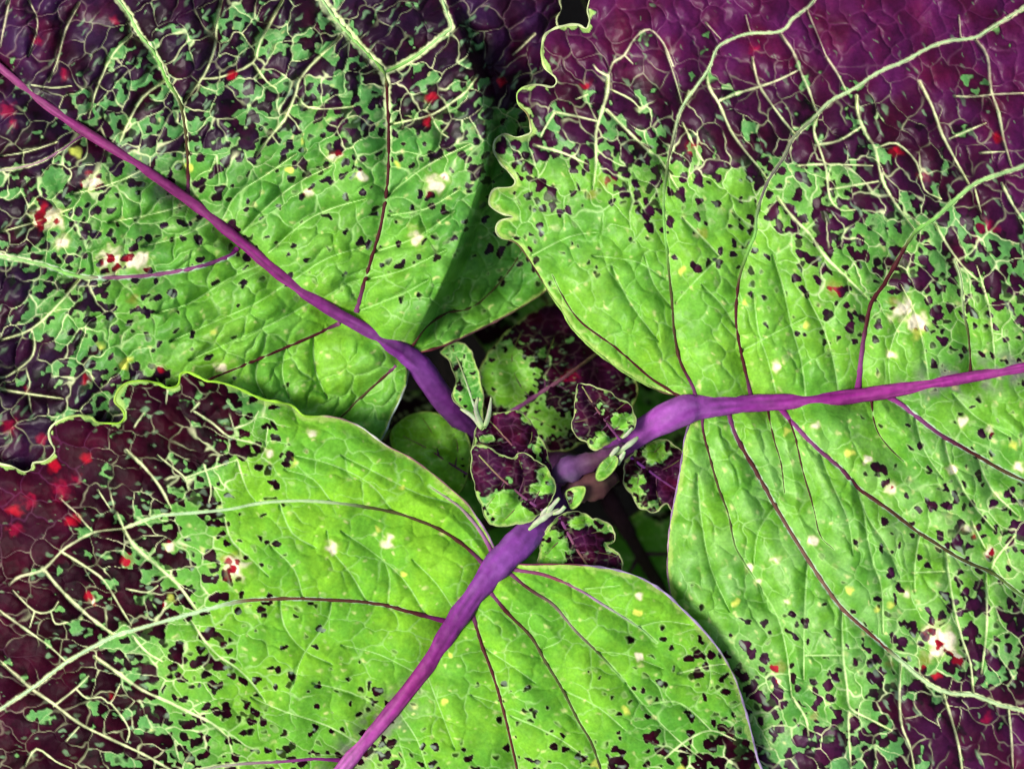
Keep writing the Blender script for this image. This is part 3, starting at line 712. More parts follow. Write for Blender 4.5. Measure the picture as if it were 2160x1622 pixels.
R_M = gridmap(1080, 0, 135, [[9.4, 9.7, 10, 10, 10, 10, 10, 10, 10], [9.3, 9.4, 9.4, 9.6, 9.5, 9.7, 9.7, 9.6, 9.8], [7.6, 7.4, 5.8, 7.4, 7.8, 8.2, 8.6, 9.0, 9.3], [3.0, 3.2, 4.1, 3.2, 4.7, 5.2, 6.8, 8.4, 9.2], [3, 1.8, 1.4, 2.6, 2.7, 4.4, 5, 6.4, 6.8], [1.4, 1, 0.4, 0.6, 1.4, 3.3, 3.4, 3.8, 4.6], [1, 0.3, 0, 0, 0, 0.8, 1.2, 1.2, 1.8],
                             [0, 0, 0, 0, 0, 0.3, 2.2, 2.8, 1.5], [0, 0, 0, 0.7, 0, 1.2, 3.1, 3.4, 4.6], [0, 0, 0.5, 1.3, 1.2, 1.4, 2.0, 3.3, 4.6], [3, 3, 3, 2.2, 2.5, 2.4, 3.4, 4.2, 5.2], [4, 4, 5, 5.2, 4.2, 4.2, 6, 7.8, 9], [6, 6, 7, 6.4, 6.6, 7, 7.2, 8.8, 9.6]])
def r_g(x, y): return np.clip(0.55 + 0.4 * np.exp(-(((x - 1480) / 260) ** 2 + ((y - 720) / 330) ** 2)) - 0.25 * sstep(1250, 1450, y), 0, 1)
R_PATCH = [(1277, 386, 15, 'r'), (1250, 412, 9, 'r'), (1236, 178, 13, 'm'), (1236, 180, 6, 'r'), (1462, 312, 14, 'r'), (1480, 492, 11, 'r'), (1592, 105, 15, 'm'), (2102, 292, 11, 'r'), (1890, 320, 11, 'r'), (2082, 482, 20, 'm'), (2070, 500, 12, 'm'), (1945, 372, 12, 'm'), (1757, 608, 17, 'r'), (1905, 655, 24, 'c'), (1935, 680, 20, 'c'), (1882, 636, 12, 'r'), (1935, 705, 13, 'y'), (1881, 746, 9, 'c'),
           (1640, 772, 10, 'c'), (1720, 900, 9, 'c'), (1660, 912, 8, 'y'), (1790, 957, 10, 'y'), (1832, 972, 9, 'c'), (1881, 1030, 11, 'c'), (1716, 1140, 11, 'c'), (1636, 1180, 9, 'c'), (1582, 1198, 10, 'c'), (1600, 1226, 9, 'c'), (1660, 1270, 8, 'c'), (1797, 1247, 10, 'y'), (1985, 1350, 34, 'c'), (2020, 1392, 13, 'c'), (1948, 1392, 14, 'r'), (1976, 1424, 9, 'r'), (1875, 1400, 8, 'r'), (1882, 1276, 8, 'y'), (1850, 1290, 9, 'y'),
           (2040, 1115, 12, 'c'), (2055, 1130, 8, 'r'), (2090, 1165, 13, 'c'), (1642, 1408, 14, 'r'), (1640, 1440, 9, 'c'), (2082, 1515, 13, 'm'), (1715, 1510, 8, 'r'), (1910, 1250, 9, 'c'), (1570, 640, 9, 'y'), (2030, 890, 11, 'c'), (2090, 910, 12, 'c'), (2140, 940, 11, 'y'), (2010, 990, 10, 'c'), (2150, 985, 12, 'c'), (1700, 690, 8, 'y'), (1552, 1270, 8, 'y'), (1440, 570, 8, 'y')]
def build_r():
    L = Leaf(R_OUT, R_Z)
    shape_leaf(L, R_MID, R_LAT, R_NET, seed=8, quilt=28, tert=15, und=18, ang=0.95)
    C = paint_leaf(L, R_M, r_g, seed=8, patches=R_PATCH, ang=0.95, stretch=1.2, latpale=R_LP, latcol=[0, 0, 0, 0, 0, 0, 1, 1, 1, 0, 0, 0], rimw=12, bleed=lambda x, y: sstep(1820, 2000, x), tint=(lin(70, 9, 46), lin(96, 28, 90)), plum=0.7, fleck=1.5, pale=lambda x, y: 0.25 * sstep(880, 960, y) + 0.1)
    o = L.build('leaf', C, plant, mat=M_BLADE_SHEEN, label='large leaf on the right, dark maroon along its scalloped upper rim')
    add_veins(L, o, R_LAT)
    mg = S(150, 190, 100); pu = S(150, 120, 160)
    add_margin(L, o, [(1340, 800, 5, S(130, 170, 80)), (1205, 690, 5, S(150, 196, 90)), (1120, 555, 4.5, S(84, 60, 44)), (1090, 515, 4.5, S(90, 80, 50)), (1046, 484, 5.5, PALE * 0.85), (1034, 420, 6, PALE * 0.8), (1041, 314, 6.5, PALE * 0.85), (1110, 285, 6, PALE), (1090, 204, 7, S(160, 205, 100)), (1113, 245, 4, S(120, 100, 60)), (1140, 180, 6, PALE * 0.8), (1146, 110, 8, S(170, 200, 110)), (1154, 75, 8, PALE * 0.8), (1200, 54, 8, PALE * 0.9), (1240, 40, 5, PALE * 0.8), (1246, 0, 5, PALE * 0.8),
                       (1443, 930, 6, pu), (1425, 1050, 5, pu), (1408, 1190, 5, S(160, 130, 150)), (1415, 1250, 4, S(140, 110, 120)), (1500, 1500, 4, mg), (1900, 1860, 5, mg), (2800, 1000, 5, mg), (2500, 100, 5, mg), (1700, -250, 5, mg), (1420, 834, 4, S(110, 90, 70))])
    P = resample(catmull(R_MID, 5), 10)
    z = ribz(L, P)
    st = np.array([(1240, 1010, -200), (1290, 955, -120), (1330, 925, -60), (1365, 903, -26), (1400, 884, -4), (1430, 870, 6)], float)
    xs = [1240, 1340, 1395, 1440, 1475, 1520, 1600, 1830, 2000, 2160, 2950]; ws = [32, 34, 37, 36, 31, 25, 21, 18, 14, 12, 3]
    r = np.interp(P[:, 0], xs, ws)
    Q = catmull(np.vstack([st, np.c_[P, z + 0.34 * r]]), 2)
    rr = np.interp(Q[:, 0], xs, ws)
    c = ramp([(1240, S(110, 50, 130)), (1350, S(140, 66, 168)), (1450, S(142, 68, 172)), (1560, S(130, 50, 152)), (1750, S(132, 40, 132)), (2160, S(146, 52, 142)), (2950, S(150, 90, 130))], Q[:, 0])
    tube('midrib', smooth(Q), rr * 0.87 * (1 + 0.12 * noise(Q[:, 0] / 45, Q[:, 1] / 45, 84)), c * np.array([0.92, 1.12, 0.72]), M_STEM, o, flat=0.7, sides=18, streak=0.55, label='bright purple midrib and broad leaf stalk')
    return L, o
LR, leafR = build_r()

# ================================================================== leaf at the bottom
B_OUT = [(1046, 1160), (1028, 1125), (1005, 1090), (985, 1062), (955, 1035), (920, 1005), (880, 975), (850, 957), (820, 943), (790, 922), (760, 900), (717, 883), (680, 878), (643, 878), (617, 856), (585, 848), (550, 841), (500, 818), (460, 806), (437, 804), (417, 794), (396, 785), (381, 790), (376, 813), (353, 818), (333, 809), (300, 803), (267, 808), (247, 828), (243, 848), (257, 862), (263, 878), (253, 892), (228, 893), (203, 890),
         (190, 879), (160, 877), (123, 888), (104, 908), (107, 931), (116, 952), (95, 972), (70, 976), (66, 990), (50, 995), (27, 984), (0, 978), (-60, 962), (-140, 1000), (-260, 1100), (-380, 1280), (-430, 1500), (-420, 1750), (-350, 1950), (-200, 2150), (0, 2330), (150, 2425), (190, 2445), (300, 2400), (600, 2340), (900, 2260), (1200, 2150), (1420, 2000), (1560, 1850), (1612, 1720), (1612, 1640), (1598, 1600), (1585, 1545), (1570, 1490), (1550, 1430), (1520, 1375), (1480, 1325), (1440, 1285), (1400, 1248), (1350, 1218), (1300, 1202), (1250, 1194), (1200, 1190), (1150, 1190), (1100, 1190), (1075, 1180)]
B_MID = [(1060, 1180), (1010, 1240), (960, 1312), (905, 1398), (850, 1470), (800, 1530), (740, 1600), (690, 1665), (600, 1790), (480, 1960), (340, 2180), (190, 2440)]
B_Z = tps([(1050, 1190, 0), (900, 1400, -8), (740, 1600, -26), (340, 2180, -160), (190, 2440, -230), (1000, 1085, -2), (850, 960, 16), (640, 880, 18), (400, 800, 14), (250, 830, 4), (110, 910, -18), (0, 985, -34), (700, 1100, 38), (500, 1150, 40), (300, 1300, 18), (0, 1400, -40), (-350, 1400, -170), (1150, 1192, 0), (1300, 1205, 4), (1480, 1325, 10), (1600, 1600, -20), (1250, 1400, 30), (1150, 1550, 24), (1000, 1750, 0), (600, 2320, -210), (1450, 1980, -130), (500, 1550, 10)])
B_LAT = [
    lat([(1040, 1170), (1018, 1128), (996, 1098), (970, 1070), (940, 1048), (905, 1025)], (5, 4, 1.6), ((0, PURPLE2), (0.3, S(150, 110, 140)), (1, S(150, 150, 120)))),
    lat([(1022, 1192), (1010, 1180), (977, 1149), (933, 1119), (887, 1099), (830, 1080), (760, 1067), (700, 1060), (633, 1056), (550, 1061), (483, 1074), (400, 1082), (330, 1089), (260, 1115)], (4.5, 3.4, 3), ((0, PUV), (0.06, DKV), (0.35, DKG), (0.48, PLV * 0.8), (1, BLV))),
    lat([(950, 1312), (935, 1308), (880, 1295), (820, 1278), (760, 1269), (700, 1265), (617, 1262), (560, 1264), (500, 1269), (400, 1295), (280, 1329), (233, 1345), (143, 1395), (67, 1452), (0, 1495), (-100, 1560)], (6, 3.4, 2.4), ((0, PURPLE2), (0.06, DKV), (0.38, S(96, 70, 50)), (0.45, BLV), (1, BLV))),
    lat([(725, 1606), (713, 1602), (660, 1600), (600, 1605), (467, 1615), (300, 1650)], (5, 3.4, 2), ((0, PURPLE2), (0.3, PUV), (1, PLV))),
    lat([(1075, 1196), (1087, 1202), (1147, 1212), (1213, 1239), (1267, 1272), (1347, 1322), (1385, 1355)], (5, 3.6, 1.4), ((0, PUV), (0.3, S(120, 60, 74)), (0.55, S(150, 120, 150)), (1, GRV))),
    lat([(1066, 1204), (1083, 1215), (1120, 1245), (1167, 1275), (1213, 1329), (1260, 1375), (1320, 1439)], (5, 3.6, 1.6), ((0, PUV), (0.15, DKV), (0.5, S(120, 110, 100)), (0.75, DKG), (1, GRV))),
    lat([(1030, 1244), (1040, 1255), (1073, 1295), (1120, 1342), (1153, 1399), (1187, 1455), (1220, 1519), (1247, 1565), (1267, 1622), (1290, 1700)], (5, 3.6, 1.8), ((0, PUV), (0.1, DKV), (0.4, DKG), (1, DKG))),
    lat([(996, 1292), (1003, 1312), (1017, 1362), (1040, 1422), (1060, 1489), (1077, 1559), (1090, 1619), (1110, 1720)], (5, 3.6, 1.8), ((0, PUV), (0.08, DKV), (0.75, BROWN), (1, DKG))),
]
B_LP = [(3, 4), (2, 3.4), (3, 4.6), (3, 5), (4, 4), (4, 4), (4, 4), (4, 5)]
B_NET = [([(90, 1199), (133, 1249), (187, 1299), (240, 1339)], 7.5), ([(127, 1162), (187, 1199), (220, 1225), (247, 1269), (277, 1319)], 4.6), ([(260, 1115), (287, 1155), (333, 1195), (377, 1235), (413, 1285)], 7), ([(20, 1232), (43, 1215), (90, 1202), (130, 1162), (160, 1142), (200, 1122), (260, 1115)], 5), ([(163, 1085), (193, 1119)], 4), ([(247, 1082), (260, 1112)], 5), ([(267, 951), (307, 988), (340, 1031), (360, 1071)], 6.5),
         ([(473, 1092), (490, 1142), (533, 1182), (567, 1215)], 4), ([(590, 1065), (617, 1125), (667, 1155)], 4), ([(0, 1289), (57, 1329), (107, 1365), (143, 1399)], 4.6), ([(0, 1395), (40, 1429), (70, 1455), (110, 1482), (167, 1525), (227, 1555), (300, 1589), (353, 1619), (420, 1660)], 6.5), ([(200, 1385), (253, 1422), (300, 1455), (353, 1479), (400, 1502), (447, 1525), (480, 1555)], 6.5), ([(280, 1342), (310, 1375), (343, 1395)], 4.5), ([(403, 1309), (430, 1349), (460, 1382), (500, 1409), (533, 1442), (560, 1480)], 4.5),
         ([(27, 1245), (73, 1289), (107, 1289), (123, 1269)], 3.6), ([(107, 1289), (117, 1315), (143, 1312)], 3.4), ([(73, 1289), (63, 1322)], 3.2), ([(113, 1489), (160, 1452), (187, 1425)], 3.6), ([(160, 1452), (183, 1472), (213, 1470), (233, 1482), (253, 1442)], 3.4), ([(233, 1482), (260, 1515), (273, 1542), (267, 1565)], 3.6), ([(140, 1562), (167, 1532)], 3.2), ([(53, 1615), (77, 1579), (117, 1605), (150, 1620)], 3.6), ([(367, 1559), (377, 1602)], 3.6), ([(267, 1242), (310, 1249), (333, 1235)], 3.4),
         ([(283, 901), (303, 871)], 3.6), ([(353, 824), (350, 851)], 3.6), ([(410, 868), (450, 894), (483, 921), (533, 934), (550, 941)], 4.5), ([(333, 961), (367, 988), (390, 1008), (397, 1035)], 3.6), ([(207, 1034), (233, 1074)], 3.6), ([(127, 1051), (160, 1081)], 3.4), ([(420, 850), (403, 868)], 3.2), ([(490, 905), (530, 890), (545, 868)], 3.6), ([(560, 940), (565, 900)], 3), ([(430, 980), (445, 1030), (440, 1060)], 3.2), ([(500, 970), (520, 1030), (540, 1058)], 3.4), ([(390, 1008), (440, 990), (500, 970)], 3.2),
         ([(993, 1465), (1047, 1482)], 2.8), ([(1027, 1369), (1087, 1409), (1130, 1440)], 2.8), ([(1143, 1369), (1177, 1355), (1190, 1340)], 2.6), ([(1233, 1242), (1307, 1235)], 2.6), ([(1077, 1509), (1137, 1535), (1187, 1562), (1240, 1600)], 3.2), ([(1370, 1485), (1423, 1479), (1460, 1500), (1500, 1540)], 3.4), ([(1400, 1480), (1390, 1450), (1370, 1430)], 2.8), ([(1320, 1440), (1370, 1500), (1430, 1560), (1480, 1600)], 3), ([(1347, 1322), (1400, 1310), (1460, 1318)], 2.8), ([(1260, 1375), (1320, 1380), (1400, 1410)], 2.6), ([(1430, 1420), (1490, 1405), (1530, 1400)], 3.2), ([(1187, 1455), (1260, 1490), (1320, 1540)], 2.8), ([(1400, 1600), (1450, 1560), (1500, 1540), (1550, 1560)], 3.6),
         ([(900, 1300), (850, 1220), (780, 1160), (720, 1120)], 2.6), ([(960, 1290), (920, 1230), (870, 1180)], 2.4), ([(775, 1270), (740, 1210), (700, 1160), (690, 1120)], 3), ([(818, 1278), (822, 1220), (810, 1180)], 2.8), ([(640, 1262), (620, 1200), (570, 1150)], 3), ([(700, 1265), (690, 1310), (640, 1380), (620, 1440)], 3), ([(590, 1264), (600, 1320), (640, 1370), (700, 1400)], 3.2), ([(880, 1420), (800, 1380), (720, 1360)], 2.6), ([(820, 1500), (740, 1460), (660, 1440)], 2.8), ([(760, 1570), (690, 1530), (600, 1500), (530, 1470)], 3), ([(950, 1060), (880, 1040), (800, 1000), (720, 960)], 2.6), ([(830, 1080), (780, 1020), (700, 980), (620, 960)], 2.6), ([(700, 1060), (660, 1010), (600, 990)], 2.8), ([(900, 1420), (930, 1500), (960, 1580)], 2.6), ([(840, 1500), (880, 1560), (900, 1620)], 2.6)]
B_M = gridmap(0, 810, 135, [[9.6, 9.6, 9.2, 9.2, 6.6, 3, 1, 0, 0, 0, 0, 0, 0], [10, 9.9, 9.0, 7.9, 3.8, 0.9, 0, 0, 0, 0, 0, 0, 0], [9.9, 9.6, 7.2, 4.8, 1.8, 0.6, 0.2, 0, 0, 0, 0, 0, 0], [9.5, 8.8, 6.7, 4.9, 2.1, 1.2, 0.6, 0.3, 0.3, 0.3, 0.5, 1.0, 2], [9.2, 8.3, 6.0, 4.2, 2.6, 2.0, 1.2, 0.6, 0.6, 1.0, 1.8, 3.5, 3.2], [9.4, 9.0, 7.0, 4.4, 2.9, 2.7, 2.3, 1.5, 2.1, 1.5, 1.9, 2.5, 4], [9.2, 8.4, 8.0, 6.0, 3.7, 3.4, 3.3, 2.2, 2.9, 3.1, 3.3, 5.6, 7]])
def b_g(x, y): return np.clip(0.72 + 0.28 * np.exp(-(((x - 800) / 350) ** 2 + ((y - 1150) / 300) ** 2)) - 0.3 * sstep(1100, 1500, x) * sstep(1350, 1550, y), 0, 1)
B_PATCH = [(492, 1195, 26, 'c'), (492, 1168, 10, 'r'), (470, 1180, 8, 'r'), (270, 1182, 13, 'r'), (700, 1157, 14, 'c'), (820, 1143, 14, 'c'), (800, 1118, 8, 'y'), (566, 955, 9, 'c'), (662, 916, 12, 'c'), (197, 1265, 8, 'c'), (188, 1255, 10, 'r'), (150, 1098, 14, 'r'), (32, 1075, 13, 'r'), (112, 982, 13, 'r'), (182, 966, 10, 'r'), (130, 1032, 24, 'm'), (62, 1058, 18, 'm'), (30, 1115, 16, 'm'), (160, 1010, 12, 'm'), (1350, 1387, 9, 'c'), (1350, 1255, 8, 'c'), (938, 1482, 8, 'y'), (1255, 1612, 9, 'y'), (236, 1466, 8, 'r'),
           (360, 1262, 9, 'y'), (850, 1215, 7, 'y'), (620, 975, 9, 'y'), (850, 1030, 8, 'y'), (1345, 1290, 7, 'y'), (1320, 1500, 8, 'y'), (355, 1150, 10, 'c'), (345, 1275, 9, 'c'), (950, 1380, 6, 'y'), (1440, 1620, 9, 'y')]
def build_b():
    L = Leaf(B_OUT, B_Z)
    shape_leaf(L, B_MID, B_LAT, B_NET, seed=14, quilt=22, tert=10, und=15, ang=0.2)
    C = paint_leaf(L, B_M, b_g, seed=14, patches=B_PATCH, ang=0.15, stretch=1.15, latpale=B_LP, latcol=[0, 0, 1, 0, 0, 0, 0, 0], rimw=12, bleed=lambda x, y: sstep(1380, 1520, y), tint=(lin(48, 4, 20), lin(56, 12, 40)), plum=0.6, fleck=1.35)
    o = L.build('leaf', C, plant, 'bright green leaf at the bottom with a pale netted maroon left side')
    add_veins(L, o, B_LAT)
    yg = S(150, 205, 60); pu = S(158, 140, 176); mg = S(150, 190, 100)
    add_margin(L, o, [(1020, 1115, 6, S(150, 120, 150)), (960, 1040, 4.5, S(150, 120, 110)), (850, 957, 4.5, S(150, 110, 110)), (780, 915, 5.5, S(190, 190, 180)), (717, 883, 5, S(140, 110, 110)), (640, 876, 6, yg), (550, 841, 7, yg), (437, 804, 7, yg), (395, 786, 7, yg), (300, 803, 7, yg), (243, 840, 8, S(170, 205, 90)), (253, 892, 6, yg), (160, 877, 7, S(170, 200, 110)), (104, 908, 7, PALE * 0.9), (110, 945, 5, PALE * 0.8), (40, 992, 6, PALE * 0.9), (0, 978, 6, PALE * 0.9),
                       (1100, 1190, 5, S(110, 44, 80)), (1180, 1190, 4.5, S(110, 50, 70)), (1300, 1203, 6, pu), (1400, 1248, 6.5, pu), (1480, 1325, 6.5, pu), (1550, 1430, 6, S(150, 140, 150)), (1570, 1490, 6, pu), (1600, 1605, 6.5, pu), (1500, 1930, 5, mg), (600, 2340, 5, mg), (-350, 1600, 5, mg)])
    P = resample(catmull(B_MID, 5), 10)
    z = ribz(L, P)
    st = np.array([(1215, 1020, -200), (1180, 1058, -110), (1150, 1090, -50), (1120, 1122, -8), (1088, 1154, 8)], float)
    ys = [1020, 1100, 1150, 1200, 1240, 1320, 1400, 1500, 1600, 1700, 2440]; ws = [36, 38, 38, 34, 30, 25, 21, 18, 18, 17, 4]
    r = np.interp(P[:, 1], ys, ws)
    Q = catmull(np.vstack([st, np.c_[P, z + 0.34 * r]]), 2)
    rr = np.interp(Q[:, 1], ys, ws)
    c = ramp([(1020, S(104, 50, 130)), (1120, S(124, 62, 162)), (1200, S(124, 58, 158)), (1320, S(118, 42, 134)), (1440, S(128, 40, 122)), (1560, S(156, 66, 160)), (1622, S(166, 86, 176)), (2440, S(150, 100, 140))], Q[:, 1])
    tube('midrib', smooth(Q), rr * 0.87 * (1 + 0.12 * noise(Q[:, 0] / 45, Q[:, 1] / 45, 84)), c * np.array([0.92, 1.12, 0.72]), M_STEM, o, flat=0.7, sides=18, streak=0.55, label='purple midrib, swollen towards the stalk')
    return L, o
LB, leafB = build_b()
# ================================================================== young leaves and bud in the middle
def spots(base, lst):
    def f(x, y):
        m = np.full(x.shape, float(base))
        for (px, py, rx, ry, v) in lst:
            w = 0.9 * np.exp(-(((x - px) / rx) ** 2 + ((y - py) / ry) ** 2) ** 2)
            m = m * (1 - w) + v * w
        return m
    return f

def young_leaf(outline, mid, lats, ctrl, mfun, seed, rim, rimc, label, ps=0.62, g=0.8, step=1.8, small=0.42, quilt=16, groove=12, tert=6, midr=(5, 2), midc=None, patches=(), plum=0.8, name='young_leaf', latr=(1.6, 1.1, 0.5)):
    Oc = catmull(outline, 6, True)                       # small rounded teeth
    Tn = np.roll(Oc, -1, 0) - np.roll(Oc, 1, 0); Tn /= np.linalg.norm(Tn, axis=1)[:, None] + 1e-9
    sl = np.cumsum(np.hypot(*(Oc - np.roll(Oc, 1, 0)).T))
    tooth = (np.abs(np.sin(sl / (16.0 if step < 4 else 40.0))) - 0.6) * (3.4 if step < 4 else 12.0) + 1.6 * noise(Oc[:, 0] / 9, Oc[:, 1] / 9, seed)
    outline = Oc + np.stack([Tn[:, 1], -Tn[:, 0]], 1) * (tooth if len(outline) > 10 else 0 * tooth)[:, None]
    L = Leaf(outline, tps(ctrl), step=step, scallop=False, closed_sub=2)
    laterals = [lat(p, latr, ((0, S(96, 50, 90)), (0.5, S(92, 70, 60)), (1, S(110, 130, 60)))) for p in lats]
    shape_leaf(L, mid, laterals, [], groove=groove, quilt=quilt, tert=tert, und=15, seed=seed, small=small)
    C = paint_leaf(L, mfun, lambda x, y: np.full(x.shape, g), seed=seed, small=max(small, ps), latpale=None, plum=plum, fleck=1.0, patches=patches, rimw=5.5, pale=lambda x, y: 0.2 + 0 * x)
    o = L.build(name, C, plant, label)
    add_veins(L, o, laterals)
    c = PALE * 0.8 if rimc is None else rimc
    cx, cy = L.O.mean(0)
    c = 0.7 * c; rim = rim * 0.8
    add_margin(L, o, [(cx - 400, cy, rim, c), (cx + 400, cy, rim, c), (cx, cy - 400, rim, c)], step=4.0, lift=1.0)
    P = resample(catmull(mid, 5), 5); z = L.sample(P[:, 0], P[:, 1])
    k = np.ones(7) / 7; z = np.convolve(np.pad(z, 3, 'edge'), k, 'valid')
    t = np.linspace(0, 1, len(P))
    tube('midrib', np.c_[P, z + midr[0] * 0.2], np.interp(t, [0, 1], midr), ramp(midc or ((0, S(120, 60, 120)), (0.6, S(120, 80, 80)), (1, S(140, 150, 90))), t), M_STEM, o, flat=0.7, sides=8)
    return L, o

# mottled half-grown leaf below the bud
young_leaf([(1005, 800), (1030, 745), (1080, 690), (1140, 650), (1200, 640), (1270, 690), (1330, 770), (1344, 815), (1338, 850), (1328, 880), (1300, 910), (1262, 926), (1232, 934), (1200, 948), (1165, 952), (1140, 940), (1110, 905), (1070, 880), (1035, 870), (1012, 840)],
           [(1070, 875), (1095, 858), (1130, 835), (1180, 803), (1240, 760), (1300, 715)], [[(1085, 866), (1120, 878), (1170, 905), (1210, 935)], [(1120, 842), (1090, 800), (1080, 750), (1100, 700)], [(1150, 822), (1150, 770), (1170, 710)], [(1170, 808), (1220, 840), (1260, 880)]],
           [(1070, 875, -270), (1300, 715, -330), (1060, 760, -205), (1180, 660, -360), (1330, 830, -230), (1200, 940, -220), (1170, 870, -150), (1110, 790, -150), (1240, 820, -190)],
           spots(0.78, [(1085, 800, 70, 62, 0.02), (1130, 740, 60, 34, 0.5), (1150, 890, 70, 45, 0.3), (1260, 770, 80, 70, 0.98), (1180, 660, 120, 50, 0.98), (1290, 860, 60, 40, 0.9)]), 21, 3.5, S(150, 160, 90), 'half-grown leaf under the bud, green on one side and dark maroon on the other', small=0.6, quilt=12, tert=5, midr=(6, 3), patches=[(1205, 790, 16, 'm'), (1190, 800, 8, 'm')])  # maroon on the right; top end painted dark for the shadow there
# plain green leaf end between the stalks
young_leaf([(822, 925), (848, 884), (890, 868), (935, 876), (975, 902), (993, 940), (990, 990), (970, 1040), (920, 1060), (860, 1010)], [(985, 1000), (945, 975), (900, 945), (850, 920)], [[(960, 985), (965, 940), (950, 895)], [(925, 960), (915, 920), (890, 880)]],
           [(822, 925, -210), (890, 868, -190), (975, 902, -170), (990, 990, -200), (910, 940, -118), (950, 930, -125), (900, 1040, -200)], spots(0.06, [(985, 960, 25, 50, 0.35)]), 23, 2.5, S(110, 130, 60), 'small plain green leaf wedged between the two left stalks', g=1.0, small=0.5, quilt=7, tert=4, midr=(2.5, 1.2))
# folded small leaf beside the left stalk
young_leaf([(930, 742), (948, 764), (960, 795), (957, 822), (956, 846), (978, 864), (1004, 884), (1016, 892), (1020, 862), (1018, 820), (1010, 785), (998, 750), (980, 725), (955, 722)], [(1012, 888), (998, 850), (985, 810), (970, 770), (955, 735)], [],
           [(930, 742, -100), (960, 795, -62), (985, 800, -100), (1012, 800, -58), (1012, 888, -55), (957, 846, -58), (998, 750, -85), (970, 760, -110)], spots(0.34, [(965, 800, 14, 40, 0.6), (995, 780, 14, 40, 0.35)]), 25, 3.5, S(150, 160, 110), 'small folded olive leaf standing beside the upper left stalk', g=0.1, quilt=2, groove=8, tert=2, midr=(3, 1.5), midc=((0, S(200, 210, 200)), (0.3, S(170, 190, 150)), (1, S(110, 120, 60))))
# paired young leaves left of the bud
young_leaf([(1000, 925), (1008, 900), (1030, 880), (1058, 870), (1085, 866), (1108, 876), (1122, 895), (1140, 922), (1152, 950), (1162, 985), (1150, 1010), (1060, 1000), (1004, 965)], [(1130, 1000), (1090, 950), (1050, 905), (1030, 885)], [[(1100, 962), (1120, 930), (1122, 900)], [(1075, 930), (1040, 940), (1008, 935)]],
           [(1000, 925, 0), (1058, 870, 5), (1122, 895, 10), (1160, 985, -5), (1080, 920, 32), (1050, 990, 0)], spots(0.97, [(1115, 880, 16, 14, 0.1), (1135, 950, 10, 30, 0.3), (1030, 925, 24, 8, 0.45)]), 27, 3.2, S(150, 165, 110), 'rear young leaf left of the bud, plum purple with a pale rim', midr=(3, 1.5))
young_leaf([(996, 944), (1012, 940), (1036, 944), (1052, 958), (1078, 966), (1094, 957), (1112, 958), (1136, 974), (1158, 992), (1170, 1022), (1168, 1048), (1150, 1072), (1128, 1094), (1100, 1104), (1066, 1108), (1036, 1108), (1026, 1092), (1012, 1060), (1000, 1020), (994, 980)],
           [(1150, 1078), (1120, 1060), (1085, 1032), (1050, 1002), (1010, 960)], [[(1125, 1063), (1140, 1030), (1150, 1000)], [(1095, 1040), (1105, 1005), (1095, 970)], [(1105, 1048), (1085, 1075), (1060, 1100)], [(1065, 1015), (1045, 1045), (1025, 1070)]],
           [(996, 944, 35), (1078, 966, 40), (1158, 992, 42), (1168, 1048, 30), (1100, 1104, 10), (1036, 1108, -5), (1000, 1020, 10), (1080, 1010, 62), (1110, 1040, 58), (1060, 1070, 45)],
           spots(0.95, [(1066, 1070, 42, 40, 0.02), (1095, 1085, 40, 18, 0.05), (1140, 1032, 30, 16, 0.22), (1150, 1000, 20, 20, 0.3), (1125, 1064, 20, 10, 1.0)]), 29, 4.0, S(176, 200, 130), 'front young leaf left of the bud, half plum and half green with a wavy pale rim', midr=(3.5, 1.5))
# young leaf above right of the bud
young_leaf([(1221, 808), (1236, 812), (1258, 817), (1281, 824), (1300, 839), (1316, 844), (1331, 857), (1336, 870), (1343, 881), (1339, 898), (1330, 910), (1315, 922), (1298, 925), (1282, 938), (1266, 947), (1247, 946), (1238, 934), (1223, 927), (1211, 910), (1204, 893), (1210, 882), (1214, 869), (1212, 847), (1217, 824)],
           [(1308, 928), (1290, 905), (1265, 872), (1245, 842), (1228, 815)], [[(1292, 908), (1315, 895), (1334, 880)], [(1275, 885), (1300, 865), (1320, 850)], [(1282, 896), (1262, 915), (1250, 938)], [(1262, 868), (1238, 885), (1212, 890)]],
           [(1221, 808, 10), (1300, 839, 20), (1343, 881, 5), (1266, 947, 0), (1204, 893, 0), (1308, 928, -5), (1265, 872, 38), (1240, 900, 25), (1305, 880, 30)],
           spots(0.92, [(1262, 928, 22, 24, 0.08), (1312, 888, 26, 20, 0.05), (1268, 862, 10, 20, 0.5), (1300, 925, 14, 12, 1.0)]), 31, 3.6, S(190, 205, 140), 'young leaf above the bud, plum with two green patches and a cream rim', midr=(3.2, 1.5))
